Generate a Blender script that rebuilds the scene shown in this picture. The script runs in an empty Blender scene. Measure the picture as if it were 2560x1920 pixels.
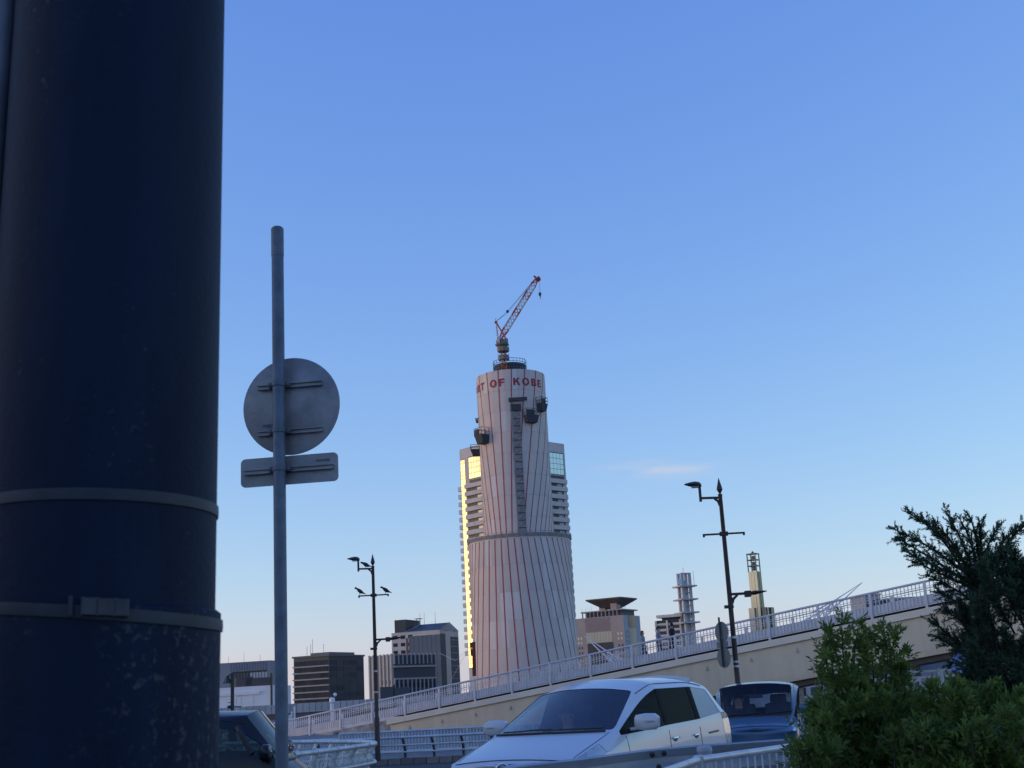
import bpy, bmesh, math, random
import numpy as np
from mathutils import Vector, Matrix, Quaternion
from mathutils.bvhtree import BVHTree
random.seed(7); RNG = np.random.default_rng(11)
R = math.radians
SC = bpy.context.scene
COL = SC.collection

# ------------------------------------------------------------------ camera
FPX = 3157.0; PITCH = R(14.05); ROLL = R(3.15); EYE = Vector((0, 0, 1.5))
cam_d = bpy.data.cameras.new('camera'); cam = bpy.data.objects.new('camera', cam_d); COL.objects.link(cam)
CROT = Matrix.Rotation(math.pi/2 + PITCH, 3, 'X') @ Matrix.Rotation(-ROLL, 3, 'Z')
cam.location = EYE; cam.rotation_euler = CROT.to_euler()
cam_d.sensor_width = 36; cam_d.lens = 36*FPX/2560; cam_d.clip_start = 0.05; cam_d.clip_end = 20000
cam_d.dof.use_dof = True; cam_d.dof.focus_distance = 60; cam_d.dof.aperture_fstop = 14
SC.camera = cam
# ------------------------------------------------------------------ sky, sun, exposure
SUN_EL = R(5.0); SUN_AZ = R(-95)          # azimuth from +Y, clockwise positive: left and a little behind the camera
world = bpy.data.worlds.new('World'); SC.world = world; world.use_nodes = True
wn = world.node_tree.nodes; wl = world.node_tree.links; wn.clear()
sky = wn.new('ShaderNodeTexSky'); sky.sky_type = 'NISHITA'; sky.sun_disc = False
sky.sun_elevation = SUN_EL; sky.sun_rotation = SUN_AZ; sky.altitude = 0
sky.air_density = 1.0; sky.dust_density = 0.5; sky.ozone_density = 2.0
EXPO = 1.11; STR = 0.15
# per-channel response of the camera's colour processing, fitted to the photograph's sky
sp = wn.new('ShaderNodeSeparateColor'); cb = wn.new('ShaderNodeCombineColor'); wl.new(sky.outputs[0], sp.inputs[0])
for ch, (g, off) in enumerate(((0.96, 0.62), (0.84, 0.53), (0.35, 0.29))):
    pw = wn.new('ShaderNodeMath'); pw.operation = 'POWER'; pw.inputs[1].default_value = g; mxm = wn.new('ShaderNodeMath'); mxm.operation = 'MAXIMUM'; mxm.inputs[1].default_value = 1e-4; wl.new(sp.outputs[ch], mxm.inputs[0]); wl.new(mxm.outputs[0], pw.inputs[0])
    ml = wn.new('ShaderNodeMath'); ml.operation = 'MULTIPLY'; ml.inputs[1].default_value = math.exp(off)*(0.15**g)/(2**EXPO)/STR
    wl.new(pw.outputs[0], ml.inputs[0]); wl.new(ml.outputs[0], cb.inputs[ch])
tc = wn.new('ShaderNodeTexCoord')
# at and below the horizon the sky keeps its horizon tone
sx_ = wn.new('ShaderNodeSeparateXYZ'); cx_ = wn.new('ShaderNodeCombineXYZ'); mz_ = wn.new('ShaderNodeMath'); mz_.operation = 'MAXIMUM'; mz_.inputs[1].default_value = 0.03
wl.new(tc.outputs['Generated'], sx_.inputs[0]); wl.new(sx_.outputs[0], cx_.inputs[0]); wl.new(sx_.outputs[1], cx_.inputs[1]); wl.new(sx_.outputs[2], mz_.inputs[0]); wl.new(mz_.outputs[0], cx_.inputs[2]); wl.new(cx_.outputs[0], sky.inputs[0])
# thin wisps of cloud low over the horizon
mp = wn.new('ShaderNodeMapping'); mp.inputs['Scale'].default_value = (16, 16, 130); mp.inputs['Location'].default_value = (0.3, 0.0, 1.9)
nz = wn.new('ShaderNodeTexNoise'); nz.inputs['Scale'].default_value = 1.3; nz.inputs['Detail'].default_value = 4
wl.new(tc.outputs['Generated'], mp.inputs['Vector']); wl.new(mp.outputs[0], nz.inputs['Vector'])
def wmath(op, a, b=None, c=None):
    n = wn.new('ShaderNodeMath'); n.operation = op
    for i, q in enumerate((a, b, c)):
        if q is None: continue
        if isinstance(q, (int, float)): n.inputs[i].default_value = q
        else: wl.new(q, n.inputs[i])
    return n.outputs[0]
# one wisp: an ellipse on the dome around a direction
wd = (CROT @ Vector(((1655-1280)/FPX, -(1173-960)/FPX, -1))).normalized()
sep = wn.new('ShaderNodeSeparateXYZ'); wl.new(tc.outputs['Generated'], sep.inputs[0])
azx = wmath('ARCTAN2', sep.outputs['X'], sep.outputs['Y'])
du = wmath('DIVIDE', wmath('SUBTRACT', azx, math.atan2(wd.x, wd.y)), 0.042)
dv = wmath('DIVIDE', wmath('SUBTRACT', wmath('ADD', wmath('MULTIPLY', wmath('SUBTRACT', azx, math.atan2(wd.x, wd.y)), 0.07), sep.outputs['Z']), wd.z), 0.0062)
rr = wmath('ADD', wmath('MULTIPLY', du, du), wmath('MULTIPLY', dv, dv))
msk = wmath('MULTIPLY', wmath('EXPONENT', wmath('MULTIPLY', rr, -1.2)), wmath('MAXIMUM', wmath('MULTIPLY_ADD', nz.outputs[0], 4.2, -1.35), 0.0))
msk = wmath('MULTIPLY', wmath('MINIMUM', msk, 1.0), 0.48)
mixc = wn.new('ShaderNodeMix'); mixc.data_type = 'RGBA'
CLOUD = (2.0, 2.0, 2.3, 1)
mixc.inputs['B'].default_value = CLOUD
wl.new(msk, mixc.inputs['Factor']); wl.new(cb.outputs[0], mixc.inputs['A'])
bg = wn.new('ShaderNodeBackground'); bg.inputs['Strength'].default_value = STR
wl.new(mixc.outputs['Result'], bg.inputs['Color'])
wo = wn.new('ShaderNodeOutputWorld'); wl.new(bg.outputs[0], wo.inputs[0])
sun_d = bpy.data.lights.new('sun', 'SUN'); sun = bpy.data.objects.new('sun', sun_d); COL.objects.link(sun)
sun_d.energy = 0.2; sun_d.angle = R(10); sun_d.color = (1.0, 0.76, 0.55)
sdir = Vector((math.sin(SUN_AZ)*math.cos(SUN_EL), math.cos(SUN_AZ)*math.cos(SUN_EL), math.sin(SUN_EL)))
sun.rotation_euler = (-sdir).to_track_quat('-Z', 'Y').to_euler(); sun.location = (-40, -20, 60)
vs = SC.view_settings; vs.view_transform = 'Standard'; vs.look = 'None'; vs.gamma = 1; vs.use_curve_mapping = False
vs.exposure = EXPO
# ------------------------------------------------------------------ helpers
def ray(px, py): return CROT @ Vector(((px-1280)/FPX, -(py-960)/FPX, -1))
def P(px, py, Y):
    d = ray(px, py); return EYE + d*(Y/d.y)
def G(px, py, z=0.0):
    d = ray(px, py); return EYE + d*((z-EYE.z)/d.z)
def lerp(a, b, t): return a+(b-a)*t
MATS = {}
def nd(nt, typ, **kw):
    n = nt.nodes.new(typ)
    for k, v in kw.items():
        if isinstance(v, tuple) and k not in ('x',) : n.inputs[k.replace('_', ' ')].default_value = v
        else: n.inputs[k.replace('_', ' ')].default_value = v
    return n
def mat(name, color, rough=0.6, metal=0.0, vary=0.0, scale=3.0, bump=0.0, bscale=40.0, spec=0.5, coat=0.0, stretch=(1, 1, 1), dark=None, rand=0.0, trans=0.0):
    """Principled surface with procedural grain: vary = how far the tone wanders, dark = a second (dirt) colour it wanders to."""
    if name in MATS: return MATS[name]
    m = bpy.data.materials.new(name); m.use_nodes = True; nt = m.node_tree; b = nt.nodes['Principled BSDF']
    b.inputs['Roughness'].default_value = rough; b.inputs['Metallic'].default_value = metal
    b.inputs['Specular IOR Level'].default_value = spec; b.inputs['Coat Weight'].default_value = coat
    b.inputs['Coat Roughness'].default_value = 0.04
    c4 = (*color, 1)
    b.inputs['Base Color'].default_value = c4
    L = nt.links
    if vary or bump or rand:
        t = nt.nodes.new('ShaderNodeTexCoord'); mpn = nt.nodes.new('ShaderNodeMapping'); mpn.inputs['Scale'].default_value = stretch
        L.new(t.outputs['Object'], mpn.inputs[0])
    src = None
    if vary:
        n = nt.nodes.new('ShaderNodeTexNoise'); n.inputs['Scale'].default_value = scale; n.inputs['Detail'].default_value = 6; n.inputs['Roughness'].default_value = 0.65
        L.new(mpn.outputs[0], n.inputs['Vector'])
        rp = nt.nodes.new('ShaderNodeValToRGB'); rp.color_ramp.elements[0].position = 0.36; rp.color_ramp.elements[1].position = 0.64
        d = dark or tuple(c*(1-vary) for c in color); u = tuple(min(1, c*(1+vary*0.5)) for c in color)
        rp.color_ramp.elements[0].color = (*d, 1); rp.color_ramp.elements[1].color = (*u, 1)
        L.new(n.outputs[0], rp.inputs[0]); src = rp.outputs[0]
    if rand:
        oi = nt.nodes.new('ShaderNodeObjectInfo'); mr = nt.nodes.new('ShaderNodeMapRange'); mr.inputs[3].default_value = 1-rand; mr.inputs[4].default_value = 1+rand
        L.new(oi.outputs['Random'], mr.inputs[0])
        vm = nt.nodes.new('ShaderNodeVectorMath'); vm.operation = 'SCALE'
        if src: L.new(src, vm.inputs[0])
        else: vm.inputs[0].default_value = color
        L.new(mr.outputs[0], vm.inputs['Scale']); src = vm.outputs[0]
    if src: L.new(src, b.inputs['Base Color'])
    if bump:
        n2 = nt.nodes.new('ShaderNodeTexNoise'); n2.inputs['Scale'].default_value = bscale; n2.inputs['Detail'].default_value = 3
        L.new(mpn.outputs[0], n2.inputs['Vector'])
        bp = nt.nodes.new('ShaderNodeBump'); bp.inputs['Strength'].default_value = bump; bp.inputs['Distance'].default_value = 0.02
        L.new(n2.outputs[0], bp.inputs['Height']); L.new(bp.outputs[0], b.inputs['Normal'])
    if trans:
        tl = nt.nodes.new('ShaderNodeBsdfTranslucent'); mx = nt.nodes.new('ShaderNodeMixShader'); mx.inputs[0].default_value = trans
        if src: L.new(src, tl.inputs[0])
        else: tl.inputs[0].default_value = c4
        out = nt.nodes['Material Output']; L.new(b.outputs[0], mx.inputs[1]); L.new(tl.outputs[0], mx.inputs[2]); L.new(mx.outputs[0], out.inputs[0])
    MATS[name] = m; return m
def glass(name, tint=(0.3, 0.35, 0.4), refl=1.0, rough=0.02, ior=1.5):
    if name in MATS: return MATS[name]
    m = bpy.data.materials.new(name); m.use_nodes = True; nt = m.node_tree; nt.nodes.clear()
    o = nt.nodes.new('ShaderNodeOutputMaterial'); mx = nt.nodes.new('ShaderNodeMixShader')
    tr = nt.nodes.new('ShaderNodeBsdfTransparent'); tr.inputs[0].default_value = (*tint, 1)
    gl = nt.nodes.new('ShaderNodeBsdfGlossy'); gl.inputs[0].default_value = (refl, refl, refl, 1); gl.inputs['Roughness'].default_value = rough
    # Schlick reflectance, the same from either side of the pane
    lw = nt.nodes.new('ShaderNodeLayerWeight'); lw.inputs[0].default_value = .5; f0 = ((ior-1)/(ior+1))**2
    pw = nt.nodes.new('ShaderNodeMath'); pw.operation = 'POWER'; pw.inputs[1].default_value = 5; nt.links.new(lw.outputs['Facing'], pw.inputs[0])
    ma = nt.nodes.new('ShaderNodeMath'); ma.operation = 'MULTIPLY_ADD'; ma.inputs[1].default_value = 1-f0; ma.inputs[2].default_value = f0*1.8; nt.links.new(pw.outputs[0], ma.inputs[0])
    nt.links.new(ma.outputs[0], mx.inputs[0]); nt.links.new(tr.outputs[0], mx.inputs[1]); nt.links.new(gl.outputs[0], mx.inputs[2]); nt.links.new(mx.outputs[0], o.inputs[0])
    MATS[name] = m; return m

WM = {}                                          # world matrices of Empties (things) and their parts
class MB:
    """Collects shapes; build() links them as ONE mesh object."""
    def __init__(s): s.v = []; s.f = []; s.mi = []; s.cur = 0
    def add(s, vs, fs):
        n = len(s.v); s.v += [tuple(v) for v in vs]; s.f += [tuple(i+n for i in f) for f in fs]; s.mi += [s.cur]*len(fs); return s
    def obox(s, c, ax, ay, az):
        c, ax, ay, az = map(Vector, (c, ax, ay, az))
        vs = [c+sx*ax+sy*ay+sz*az for sz in (-1, 1) for sy in (-1, 1) for sx in (-1, 1)]
        fs = [(0, 2, 3, 1), (4, 5, 7, 6), (0, 1, 5, 4), (2, 6, 7, 3), (0, 4, 6, 2), (1, 3, 7, 5)]
        if ax.cross(ay).dot(az) < 0: fs = [f[::-1] for f in fs]
        return s.add(vs, fs)
    def box(s, x0, x1, y0, y1, z0, z1):
        return s.obox(((x0+x1)/2, (y0+y1)/2, (z0+z1)/2), ((x1-x0)/2, 0, 0), (0, (y1-y0)/2, 0), (0, 0, (z1-z0)/2))
    def bar(s, p0, p1, w, h, up=(0, 0, 1)):
        p0, p1, up = Vector(p0), Vector(p1), Vector(up); d = p1-p0; t = d.normalized(); sd = t.cross(up)
        if sd.length < 1e-4: sd = t.cross(Vector((1, 0, 0)))
        sd.normalize(); u = sd.cross(t)
        return s.obox((p0+p1)/2, d/2, sd*w/2, u*h/2)
    def tube(s, pts, r, n=8, cap=True, closed=False):
        pts = [Vector(p) for p in pts]; m = len(pts); rs = r if isinstance(r, (list, tuple)) else [r]*m
        ref = None; vs = []
        for i, p in enumerate(pts):
            a = pts[i-1] if (i > 0 or closed) else p; b = pts[(i+1) % m] if (i < m-1 or closed) else p
            t = (b-a).normalized()
            if ref is None: ref = t.orthogonal().normalized()
            ref = (ref - t*ref.dot(t)).normalized(); bi = t.cross(ref)
            for k in range(n):
                an = 2*math.pi*k/n; vs.append(p + (ref*math.cos(an) + bi*math.sin(an))*rs[i])
        fs = []
        for i in range(m if closed else m-1):
            j = (i+1) % m
            for k in range(n): fs.append((i*n+k, i*n+(k+1) % n, j*n+(k+1) % n, j*n+k))
        if cap and not closed: fs += [tuple(range(n))[::-1], tuple((m-1)*n+k for k in range(n))]
        return s.add(vs, fs)
    def lathe(s, prof, n=24, c=(0, 0, 0), axis='Z'):
        c = Vector(c); vs = []; k0 = len(prof)
        for r, z in prof:
            for k in range(n):
                a = 2*math.pi*k/n; q = (r*math.cos(a), r*math.sin(a), z)
                if axis == 'Y': q = (q[0], z, -q[1])
                if axis == 'X': q = (z, q[0], q[1])
                vs.append(c+Vector(q))
        fs = [(i*n+k, i*n+(k+1) % n, (i+1)*n+(k+1) % n, (i+1)*n+k) for i in range(k0-1) for k in range(n)]
        fs += [tuple(range(n))[::-1], tuple((k0-1)*n+k for k in range(n))]
        return s.add(vs, fs)
    def prism(s, poly, d):
        """poly: 3D polygon (CCW seen from outside), extruded by vector d (backwards)."""
        poly = [Vector(p) for p in poly]; n = len(poly); d = Vector(d)
        vs = poly+[p+d for p in poly]
        fs = [tuple(range(n)), tuple(range(n, 2*n))[::-1]]+[(i, i+n, (i+1) % n+n, (i+1) % n) for i in range(n)]
        return s.add(vs, fs)
    def ellipsoid(s, c, rx, ry, rz, n=10, m=6):
        c = Vector(c); vs = [c+Vector((0, 0, -rz))]; fs = []
        for i in range(1, m):
            t = -math.pi/2+math.pi*i/m
            for k in range(n):
                a = 2*math.pi*k/n; vs.append(c+Vector((rx*math.cos(t)*math.cos(a), ry*math.cos(t)*math.sin(a), rz*math.sin(t))))
        vs.append(c+Vector((0, 0, rz))); e = len(vs)-1
        for k in range(n):
            fs.append((0, 1+(k+1) % n, 1+k)); fs.append((e, 1+(m-2)*n+k, 1+(m-2)*n+(k+1) % n))
            for i in range(m-2): fs.append((1+i*n+k, 1+i*n+(k+1) % n, 1+(i+1)*n+(k+1) % n, 1+(i+1)*n+k))
        return s.add(vs, fs)
    def mesh(s, name, mats, smooth=None, inv=None):
        me = bpy.data.meshes.new(name)
        vs = [inv @ Vector(v) for v in s.v] if inv is not None else s.v
        me.from_pydata(vs, [], s.f); me.update()
        for m in (mats if isinstance(mats, (list, tuple)) else [mats]): me.materials.append(m)
        if isinstance(mats, (list, tuple)) and len(mats) > 1: me.polygons.foreach_set('material_index', s.mi)
        if smooth is not None:
            me.polygons.foreach_set('use_smooth', [True]*len(me.polygons)); me.set_sharp_from_angle(angle=R(smooth))
        return me
    def build(s, name, mats, parent=None, smooth=None, world=False, bevel=0.0):
        inv = WM[parent.name].inverted() if (world and parent) else None
        o = bpy.data.objects.new(name, s.mesh(name, mats, smooth, inv)); COL.objects.link(o)
        if parent: o.parent = parent; WM[o.name] = WM.get(parent.name, Matrix.Identity(4))
        if bevel:
            b = o.modifiers.new('edge', 'BEVEL'); b.width = bevel; b.segments = 2; b.limit_method = 'ANGLE'; b.angle_limit = R(35)
        return o
def tag(o, label=None, cat=None, group=None, kind=None):
    for k, v in (('label', label), ('category', cat), ('group', group), ('kind', kind)):
        if v: o[k] = v
    return o
def thing(name, label, cat, loc=(0, 0, 0), rz=0.0, group=None):
    o = bpy.data.objects.new(name, None); COL.objects.link(o); o.location = loc; o.rotation_euler = (0, 0, rz)
    o.empty_display_size = 0.1
    WM[o.name] = Matrix.Translation(Vector(loc)) @ Matrix.Rotation(rz, 4, 'Z')
    return tag(o, label, cat, group)
def link_copy(src, parent, loc=None, rot=None, scale=None, me=None):
    c = src.copy(); COL.objects.link(c); c.parent = parent
    if me: c.data = me
    if loc is not None: c.location = loc
    if rot is not None: c.rotation_euler = rot
    if scale is not None: c.scale = scale
    return c
def repeat(name, me, parent, places):
    """one object per place (loc, rz[, scale]); they share the mesh."""
    first = None
    for pl in places:
        if first is None:
            first = bpy.data.objects.new(name, me); COL.objects.link(first); first.parent = parent; c = first
        else: c = link_copy(first, parent)
        c.location = pl[0]; c.rotation_euler = (0, 0, pl[1] if len(pl) > 1 else 0); c.scale = pl[2] if len(pl) > 2 else (1, 1, 1)
    return first
def copy_tree(o, parent=None):
    kids = [c for c in bpy.data.objects if c.parent == o]
    c = o.copy(); COL.objects.link(c); c.parent = parent
    for k in kids: copy_tree(k, c)
    return c
def raw_mesh(name, V, F, material, parent=None, kind=None):
    """big numpy mesh: V (n,3), F (m,3) triangles"""
    me = bpy.data.meshes.new(name); me.vertices.add(len(V)); me.vertices.foreach_set('co', np.asarray(V, np.float32).ravel())
    me.loops.add(F.size); me.loops.foreach_set('vertex_index', F.astype(np.int32).ravel())
    me.polygons.add(len(F)); me.polygons.foreach_set('loop_start', np.arange(0, F.size, 3, dtype=np.int32))
    me.update(calc_edges=True); me.validate(); me.materials.append(material)
    o = bpy.data.objects.new(name, me); COL.objects.link(o)
    if parent: o.parent = parent
    if kind: o['kind'] = kind
    return o

# ------------------------------------------------------------------ materials shared by many things
M_white = mat('painted_white', (0.75, 0.75, 0.77), 0.45, vary=0.12, scale=2)
M_galv = mat('galvanised_pipe', (0.6, 0.6, 0.61), 0.38, metal=0.35, vary=0.22, scale=4, bump=0.05)
M_rail = mat('rail_paint', (0.6, 0.585, 0.61), 0.45, vary=0.12, scale=1.2)
M_dark = mat('dark_steel', (0.035, 0.035, 0.042), 0.5, vary=0.3, scale=5)
M_brown = mat('lamp_brown', (0.045, 0.022, 0.022), 0.5, vary=0.25, scale=3)
M_conc = mat('concrete', (0.4, 0.39, 0.38), 0.85, vary=0.35, scale=1.5, bump=0.2, dark=(0.16, 0.155, 0.15))
M_black = mat('black_plastic', (0.012, 0.012, 0.014), 0.4)
M_rubber = mat('rubber', (0.012, 0.012, 0.012), 0.8, vary=0.3)
M_chrome = mat('chrome', (0.75, 0.75, 0.77), 0.12, metal=1.0)
M_int = mat('car_interior', (0.05, 0.052, 0.06), 0.8, vary=0.3, scale=10)
M_winblue = mat('far_window', (0.03, 0.04, 0.06), 0.4, spec=0.3)
M_winpane = mat('mirror_glass', (0.5, 0.55, 0.6), 0.04, metal=0.85)
# ------------------------------------------------------------------ ground, road, kerbs
def sheet(name, pts, z, m, label):
    b = MB(); b.add([(x, y, z) for x, y in pts], [tuple(range(len(pts)))])
    return tag(b.build(name, m), label, kind='structure')
M_ground = mat('ground_paving', (0.17, 0.165, 0.16), 0.9, vary=0.3, scale=0.4, bump=0.2)
M_asph = mat('asphalt', (0.055, 0.056, 0.06), 0.8, vary=0.3, scale=1.2, bump=0.4, bscale=120)
M_side = mat('sidewalk_paving', (0.2, 0.19, 0.185), 0.88, vary=0.25, scale=2, bump=0.25)
sheet('ground', [(-6000, -3000), (6000, -3000), (6000, 9000), (-6000, 9000)], -0.006, M_ground, 'grey ground running to the horizon')
sheet('road', [(-90, -30), (90, -30), (90, 33.2), (10, 35.2), (-90, 43.5)], -0.002, M_asph, 'dark asphalt road between the two kerbs')
# near sidewalk block the camera stands on
GA, GB = P(1293, 1913, 8.3), P(2050, 1840, 10.3)           # line of the near guardrail
gd = Vector((GB.x-GA.x, GB.y-GA.y, 0)).normalized(); gn = Vector((gd.y, -gd.x, 0))   # gn points to the camera side
e0 = Vector((GA.x, GA.y, 0))-gn*0.35
b = MB(); q = [e0-gd*40, e0+gd*40, e0+gd*40+gn*45, e0-gd*40+gn*45]
b.prism([(p.x, p.y, 0.14) for p in q][::-1], (0, 0, -0.12)); tag(b.build('sidewalk', M_side), 'paved sidewalk on the near side of the road', kind='structure')
M_kerb = mat('kerb_stone', (0.2, 0.165, 0.15), 0.9, vary=0.35, scale=3, bump=0.3, rand=0.22)
def kerb_run(a, c, n, h, w, gap=0.02):
    """kerb stones laid end to end from a to c, children of one kerb"""
    t = thing('kerb', 'far kerb of brownish stone blocks under the pipe guardrail', 'kerb', a)
    t['kind'] = 'structure'; del t['category']
    d = (c-a); L = d.length/n; ang = math.atan2(d.y, d.x); m = MB(); m.box(gap/2, L-gap/2, -w/2, w/2, 0, h)
    me = m.mesh('kerb_stone', M_kerb)
    first = None
    for i in range(n):
        o = bpy.data.objects.new('kerb_stone', me); COL.objects.link(o); o.parent = t
        o.location = d*(i/n)+Vector((random.uniform(-.006, .006), random.uniform(-.006, .006), 0)); o.rotation_euler = (0, 0, ang)
        o.scale = (1, 1, random.uniform(.95, 1.05))
FA, FB = Vector((-9.0, 36.6, 0)), Vector((6, 33.2, 0))      # foot of the far guardrail
fd = (FB-FA).normalized(); fn = Vector((-fd.y, fd.x, 0))    # fn points away from camera
kerb_run(FA-fn*0.12-fd*1.5, FB-fn*0.12+fd*10, 75, 0.16, 0.22)
b = MB(); q = [FA-fn*0.01-fd*40, FB-fn*0.01+fd*60, FB+fn*60+fd*60, FA+fn*60-fd*40]
b.prism([(p.x, p.y, 0.13) for p in q][::-1], (0, 0, -0.12)); tag(b.build('pavement', M_side), 'grey pavement beyond the far kerb', kind='structure')

# ------------------------------------------------------------------ the shrouded tower
TY = 420.0
def axis_at(py, Y=TY):                       # x of the tower axis from the photo
    return P(1279+(py-935)*0.0498, py, Y)
tb = axis_at(1650); TX = tb.x; R1, R2 = 11.7, 17.0
ZT = P(1281, 922, TY-R1).z; ZL = P(1297, 1340, TY-R2).z; ZB = -0.0
tower = thing('shrouded_tower', 'tall round tower wrapped in pale scaffold sheets with red curved lines', 'tower', (TX, TY, 0))
PHI0 = R(-20)
def cyl(r, phi, z): return Vector((r*math.sin(phi), -r*math.cos(phi), z))     # phi 0 faces the camera
sheet_mats = [mat('shroud_plain', (0.61, 0.52, 0.47), 0.85, vary=0.07, scale=0.35, stretch=(1, 1, 0.25), bump=0.12, bscale=1.5),
              mat('shroud_grey', (0.57, 0.505, 0.465), 0.85, vary=0.07, scale=0.35, stretch=(1, 1, 0.25), bump=0.12, bscale=1.5),
              mat('shroud_pale', (0.64, 0.59, 0.56), 0.8, vary=0.05, scale=0.35, stretch=(1, 1, 0.25), bump=0.12, bscale=1.5)]
def shroud(r, z0, z1, cols, rows, pale):
    for rw in range(rows):
        a0, a1 = lerp(z0, z1, rw/rows), lerp(z0, z1, (rw+1)/rows)
        mes = []
        for mm in sheet_mats:
            m = MB(); n = 4; h = a1-a0-0.06; dp = 2*math.pi/cols*0.994; vs = []
            for zi, zz in enumerate((0, h*0.33, h*0.67, h)):
                for k in range(n+1):
                    bow = 0.05*math.sin(math.pi*zi/3)
                    vs.append(cyl(r+bow, dp*k/n, zz))
            fs = [(i*(n+1)+k, i*(n+1)+k+1, (i+1)*(n+1)+k+1, (i+1)*(n+1)+k) for i in range(3) for k in range(n)]
            m.add(vs, fs); mes.append(m.mesh('sheet_panel', mm, smooth=60))
        for c in range(cols):
            x = random.random(); me = mes[2] if x < pale else (mes[1] if x < 0.45 else mes[0])
            o = bpy.data.objects.new('sheet_panel', me); COL.objects.link(o); o.parent = tower
            o.location = (0, 0, a0); o.rotation_euler = (0, 0, 2*math.pi*c/cols)
shroud(R2, ZB, ZL, 44, 6, 0.13); shroud(R1, ZL, ZT, 34, 8, 0.06)
b = MB(); b.lathe([(R2-0.15, ZB), (R2-0.15, ZL-0.1), (R1-0.15, ZL-0.1), (R1-0.15, ZT), (R1-1.2, ZT+0.15)], 64); b.build('scaffold_core', mat('shroud_seam', (0.46, 0.42, 0.4), 0.9), tower, smooth=30)
# red lines printed on the sheets, converging to the waist
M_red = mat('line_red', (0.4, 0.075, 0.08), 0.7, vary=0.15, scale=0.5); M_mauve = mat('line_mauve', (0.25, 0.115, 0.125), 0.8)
def line_strip(k, r, z0, z1, s0, s1, pw, w):
    m = MB(); n = 22; vs = []; fs = []
    for i in range(n+1):
        t = i/n; z = lerp(z0, z1, t); sp = s0+(s1-s0)*(t**pw)
        ph = PHI0+k*R(sp); hw = w/2/r
        vs += [cyl(r+0.09, ph-hw, z), cyl(r+0.09, ph+hw, z)]
        if i: fs.append((2*i-2, 2*i-1, 2*i+1, 2*i))
    m.add(vs, fs); return m
for k in range(-8, 13):
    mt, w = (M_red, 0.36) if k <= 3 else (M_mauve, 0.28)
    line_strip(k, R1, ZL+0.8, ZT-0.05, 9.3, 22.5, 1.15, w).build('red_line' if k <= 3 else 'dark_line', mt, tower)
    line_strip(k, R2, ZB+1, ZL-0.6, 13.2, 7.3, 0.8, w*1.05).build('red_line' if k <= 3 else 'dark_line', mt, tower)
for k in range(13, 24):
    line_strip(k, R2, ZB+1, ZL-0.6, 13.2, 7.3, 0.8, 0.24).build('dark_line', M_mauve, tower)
# lettering round the top
def letter_polys(ch):
    """heavy block letters in a unit-high box, as quads (four corners each)"""
    t = .25; q = []
    rect = lambda x0, y0, x1, y1: q.append([(x0, y0), (x1, y0), (x1, y1), (x0, y1)])
    def arc(cx, cy, rx, ry, a0, a1, n=12, tx=None):
        tx = tx or t
        for i in range(n):
            p0, p1 = R(lerp(a0, a1, i/n)), R(lerp(a0, a1, (i+1)/n))
            q.append([(cx+(rx-tx)*math.cos(p0), cy+(ry-t*.86)*math.sin(p0)), (cx+rx*math.cos(p0), cy+ry*math.sin(p0)), (cx+rx*math.cos(p1), cy+ry*math.sin(p1)), (cx+(rx-tx)*math.cos(p1), cy+(ry-t*.86)*math.sin(p1))])
    w = .8
    if ch == 'O': arc(.46, .5, .5, .52, 0, 360, 28); return q, .96
    if ch in 'PRBFEK': rect(0, 0, t, 1)
    if ch in 'FE': rect(t, 1-t*.86, .72, 1); rect(t, .4, .66, .4+t*.8)
    if ch == 'E': rect(t, 0, .74, t*.86)
    if ch == 'T': rect(0, 1-t*.9, .84, 1); rect(.42-t/2, 0, .42+t/2, 1-t*.9)
    if ch in 'PR': rect(t, 1-t*.86, .48, 1); rect(t, .38, .48, .38+t*.86); arc(.48, .69, .33, .31, -90, 90)
    if ch == 'R': q.append([(.36, .38), (.56, 0), (.86, 0), (.62, .38)])
    if ch == 'B':
        rect(t, 1-t*.8, .46, 1); rect(t, 0, .46, t*.8); rect(t, .5-t*.38, .46, .5+t*.42); arc(.46, .752, .31, .248, -90, 90); arc(.46, .262, .35, .262, -90, 90)
    if ch == 'K': q.append([(t, .3), (.5, .62), (.88, 1), (.56, 1)][:4]); q[-1] = [(t, .28), (t, .6), (.56, 1), (.88, 1)][::-1]; q.append([(.36, .56), (.56, .0), (.9, 0), (.56, .68)][::1])
    return q, w
LH = 2.55; zl = P(1300, 962, TY-R1).z
M_letter = mat('letter_red', (0.33, 0.03, 0.045), 0.7)
for ch, deg in (('P', -101.5), ('O', -84.5), ('R', -69), ('T', -54.4), ('O', -29.6), ('F', -14.0), ('K', 9.5), ('O', 25.6), ('B', 41.2), ('E', 54.8)):
    polys, w = letter_polys(ch); m = MB()
    for i, pl in enumerate(polys):
        n = 4; vs = []                         # split each quad so that it follows the round wall
        for k in range(n+1):
            for j in (0, 1):
                p0, p1 = pl[0 if j == 0 else 3], pl[1 if j == 0 else 2]; x, y = lerp(p0[0], p1[0], k/n), lerp(p0[1], p1[1], k/n)
                vs.append(cyl(R1+.13+.004*i, R(deg)+(x-w/2)*LH*1.02/R1, zl+y*LH))
        m.add(vs, [(2*k, 2*k+2, 2*k+3, 2*k+1) for k in range(n)])
    m.build('letter', M_letter, tower)
M_mesh = mat('grey_net', (0.27, 0.26, 0.28), 0.8, vary=0.2, scale=1)
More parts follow.
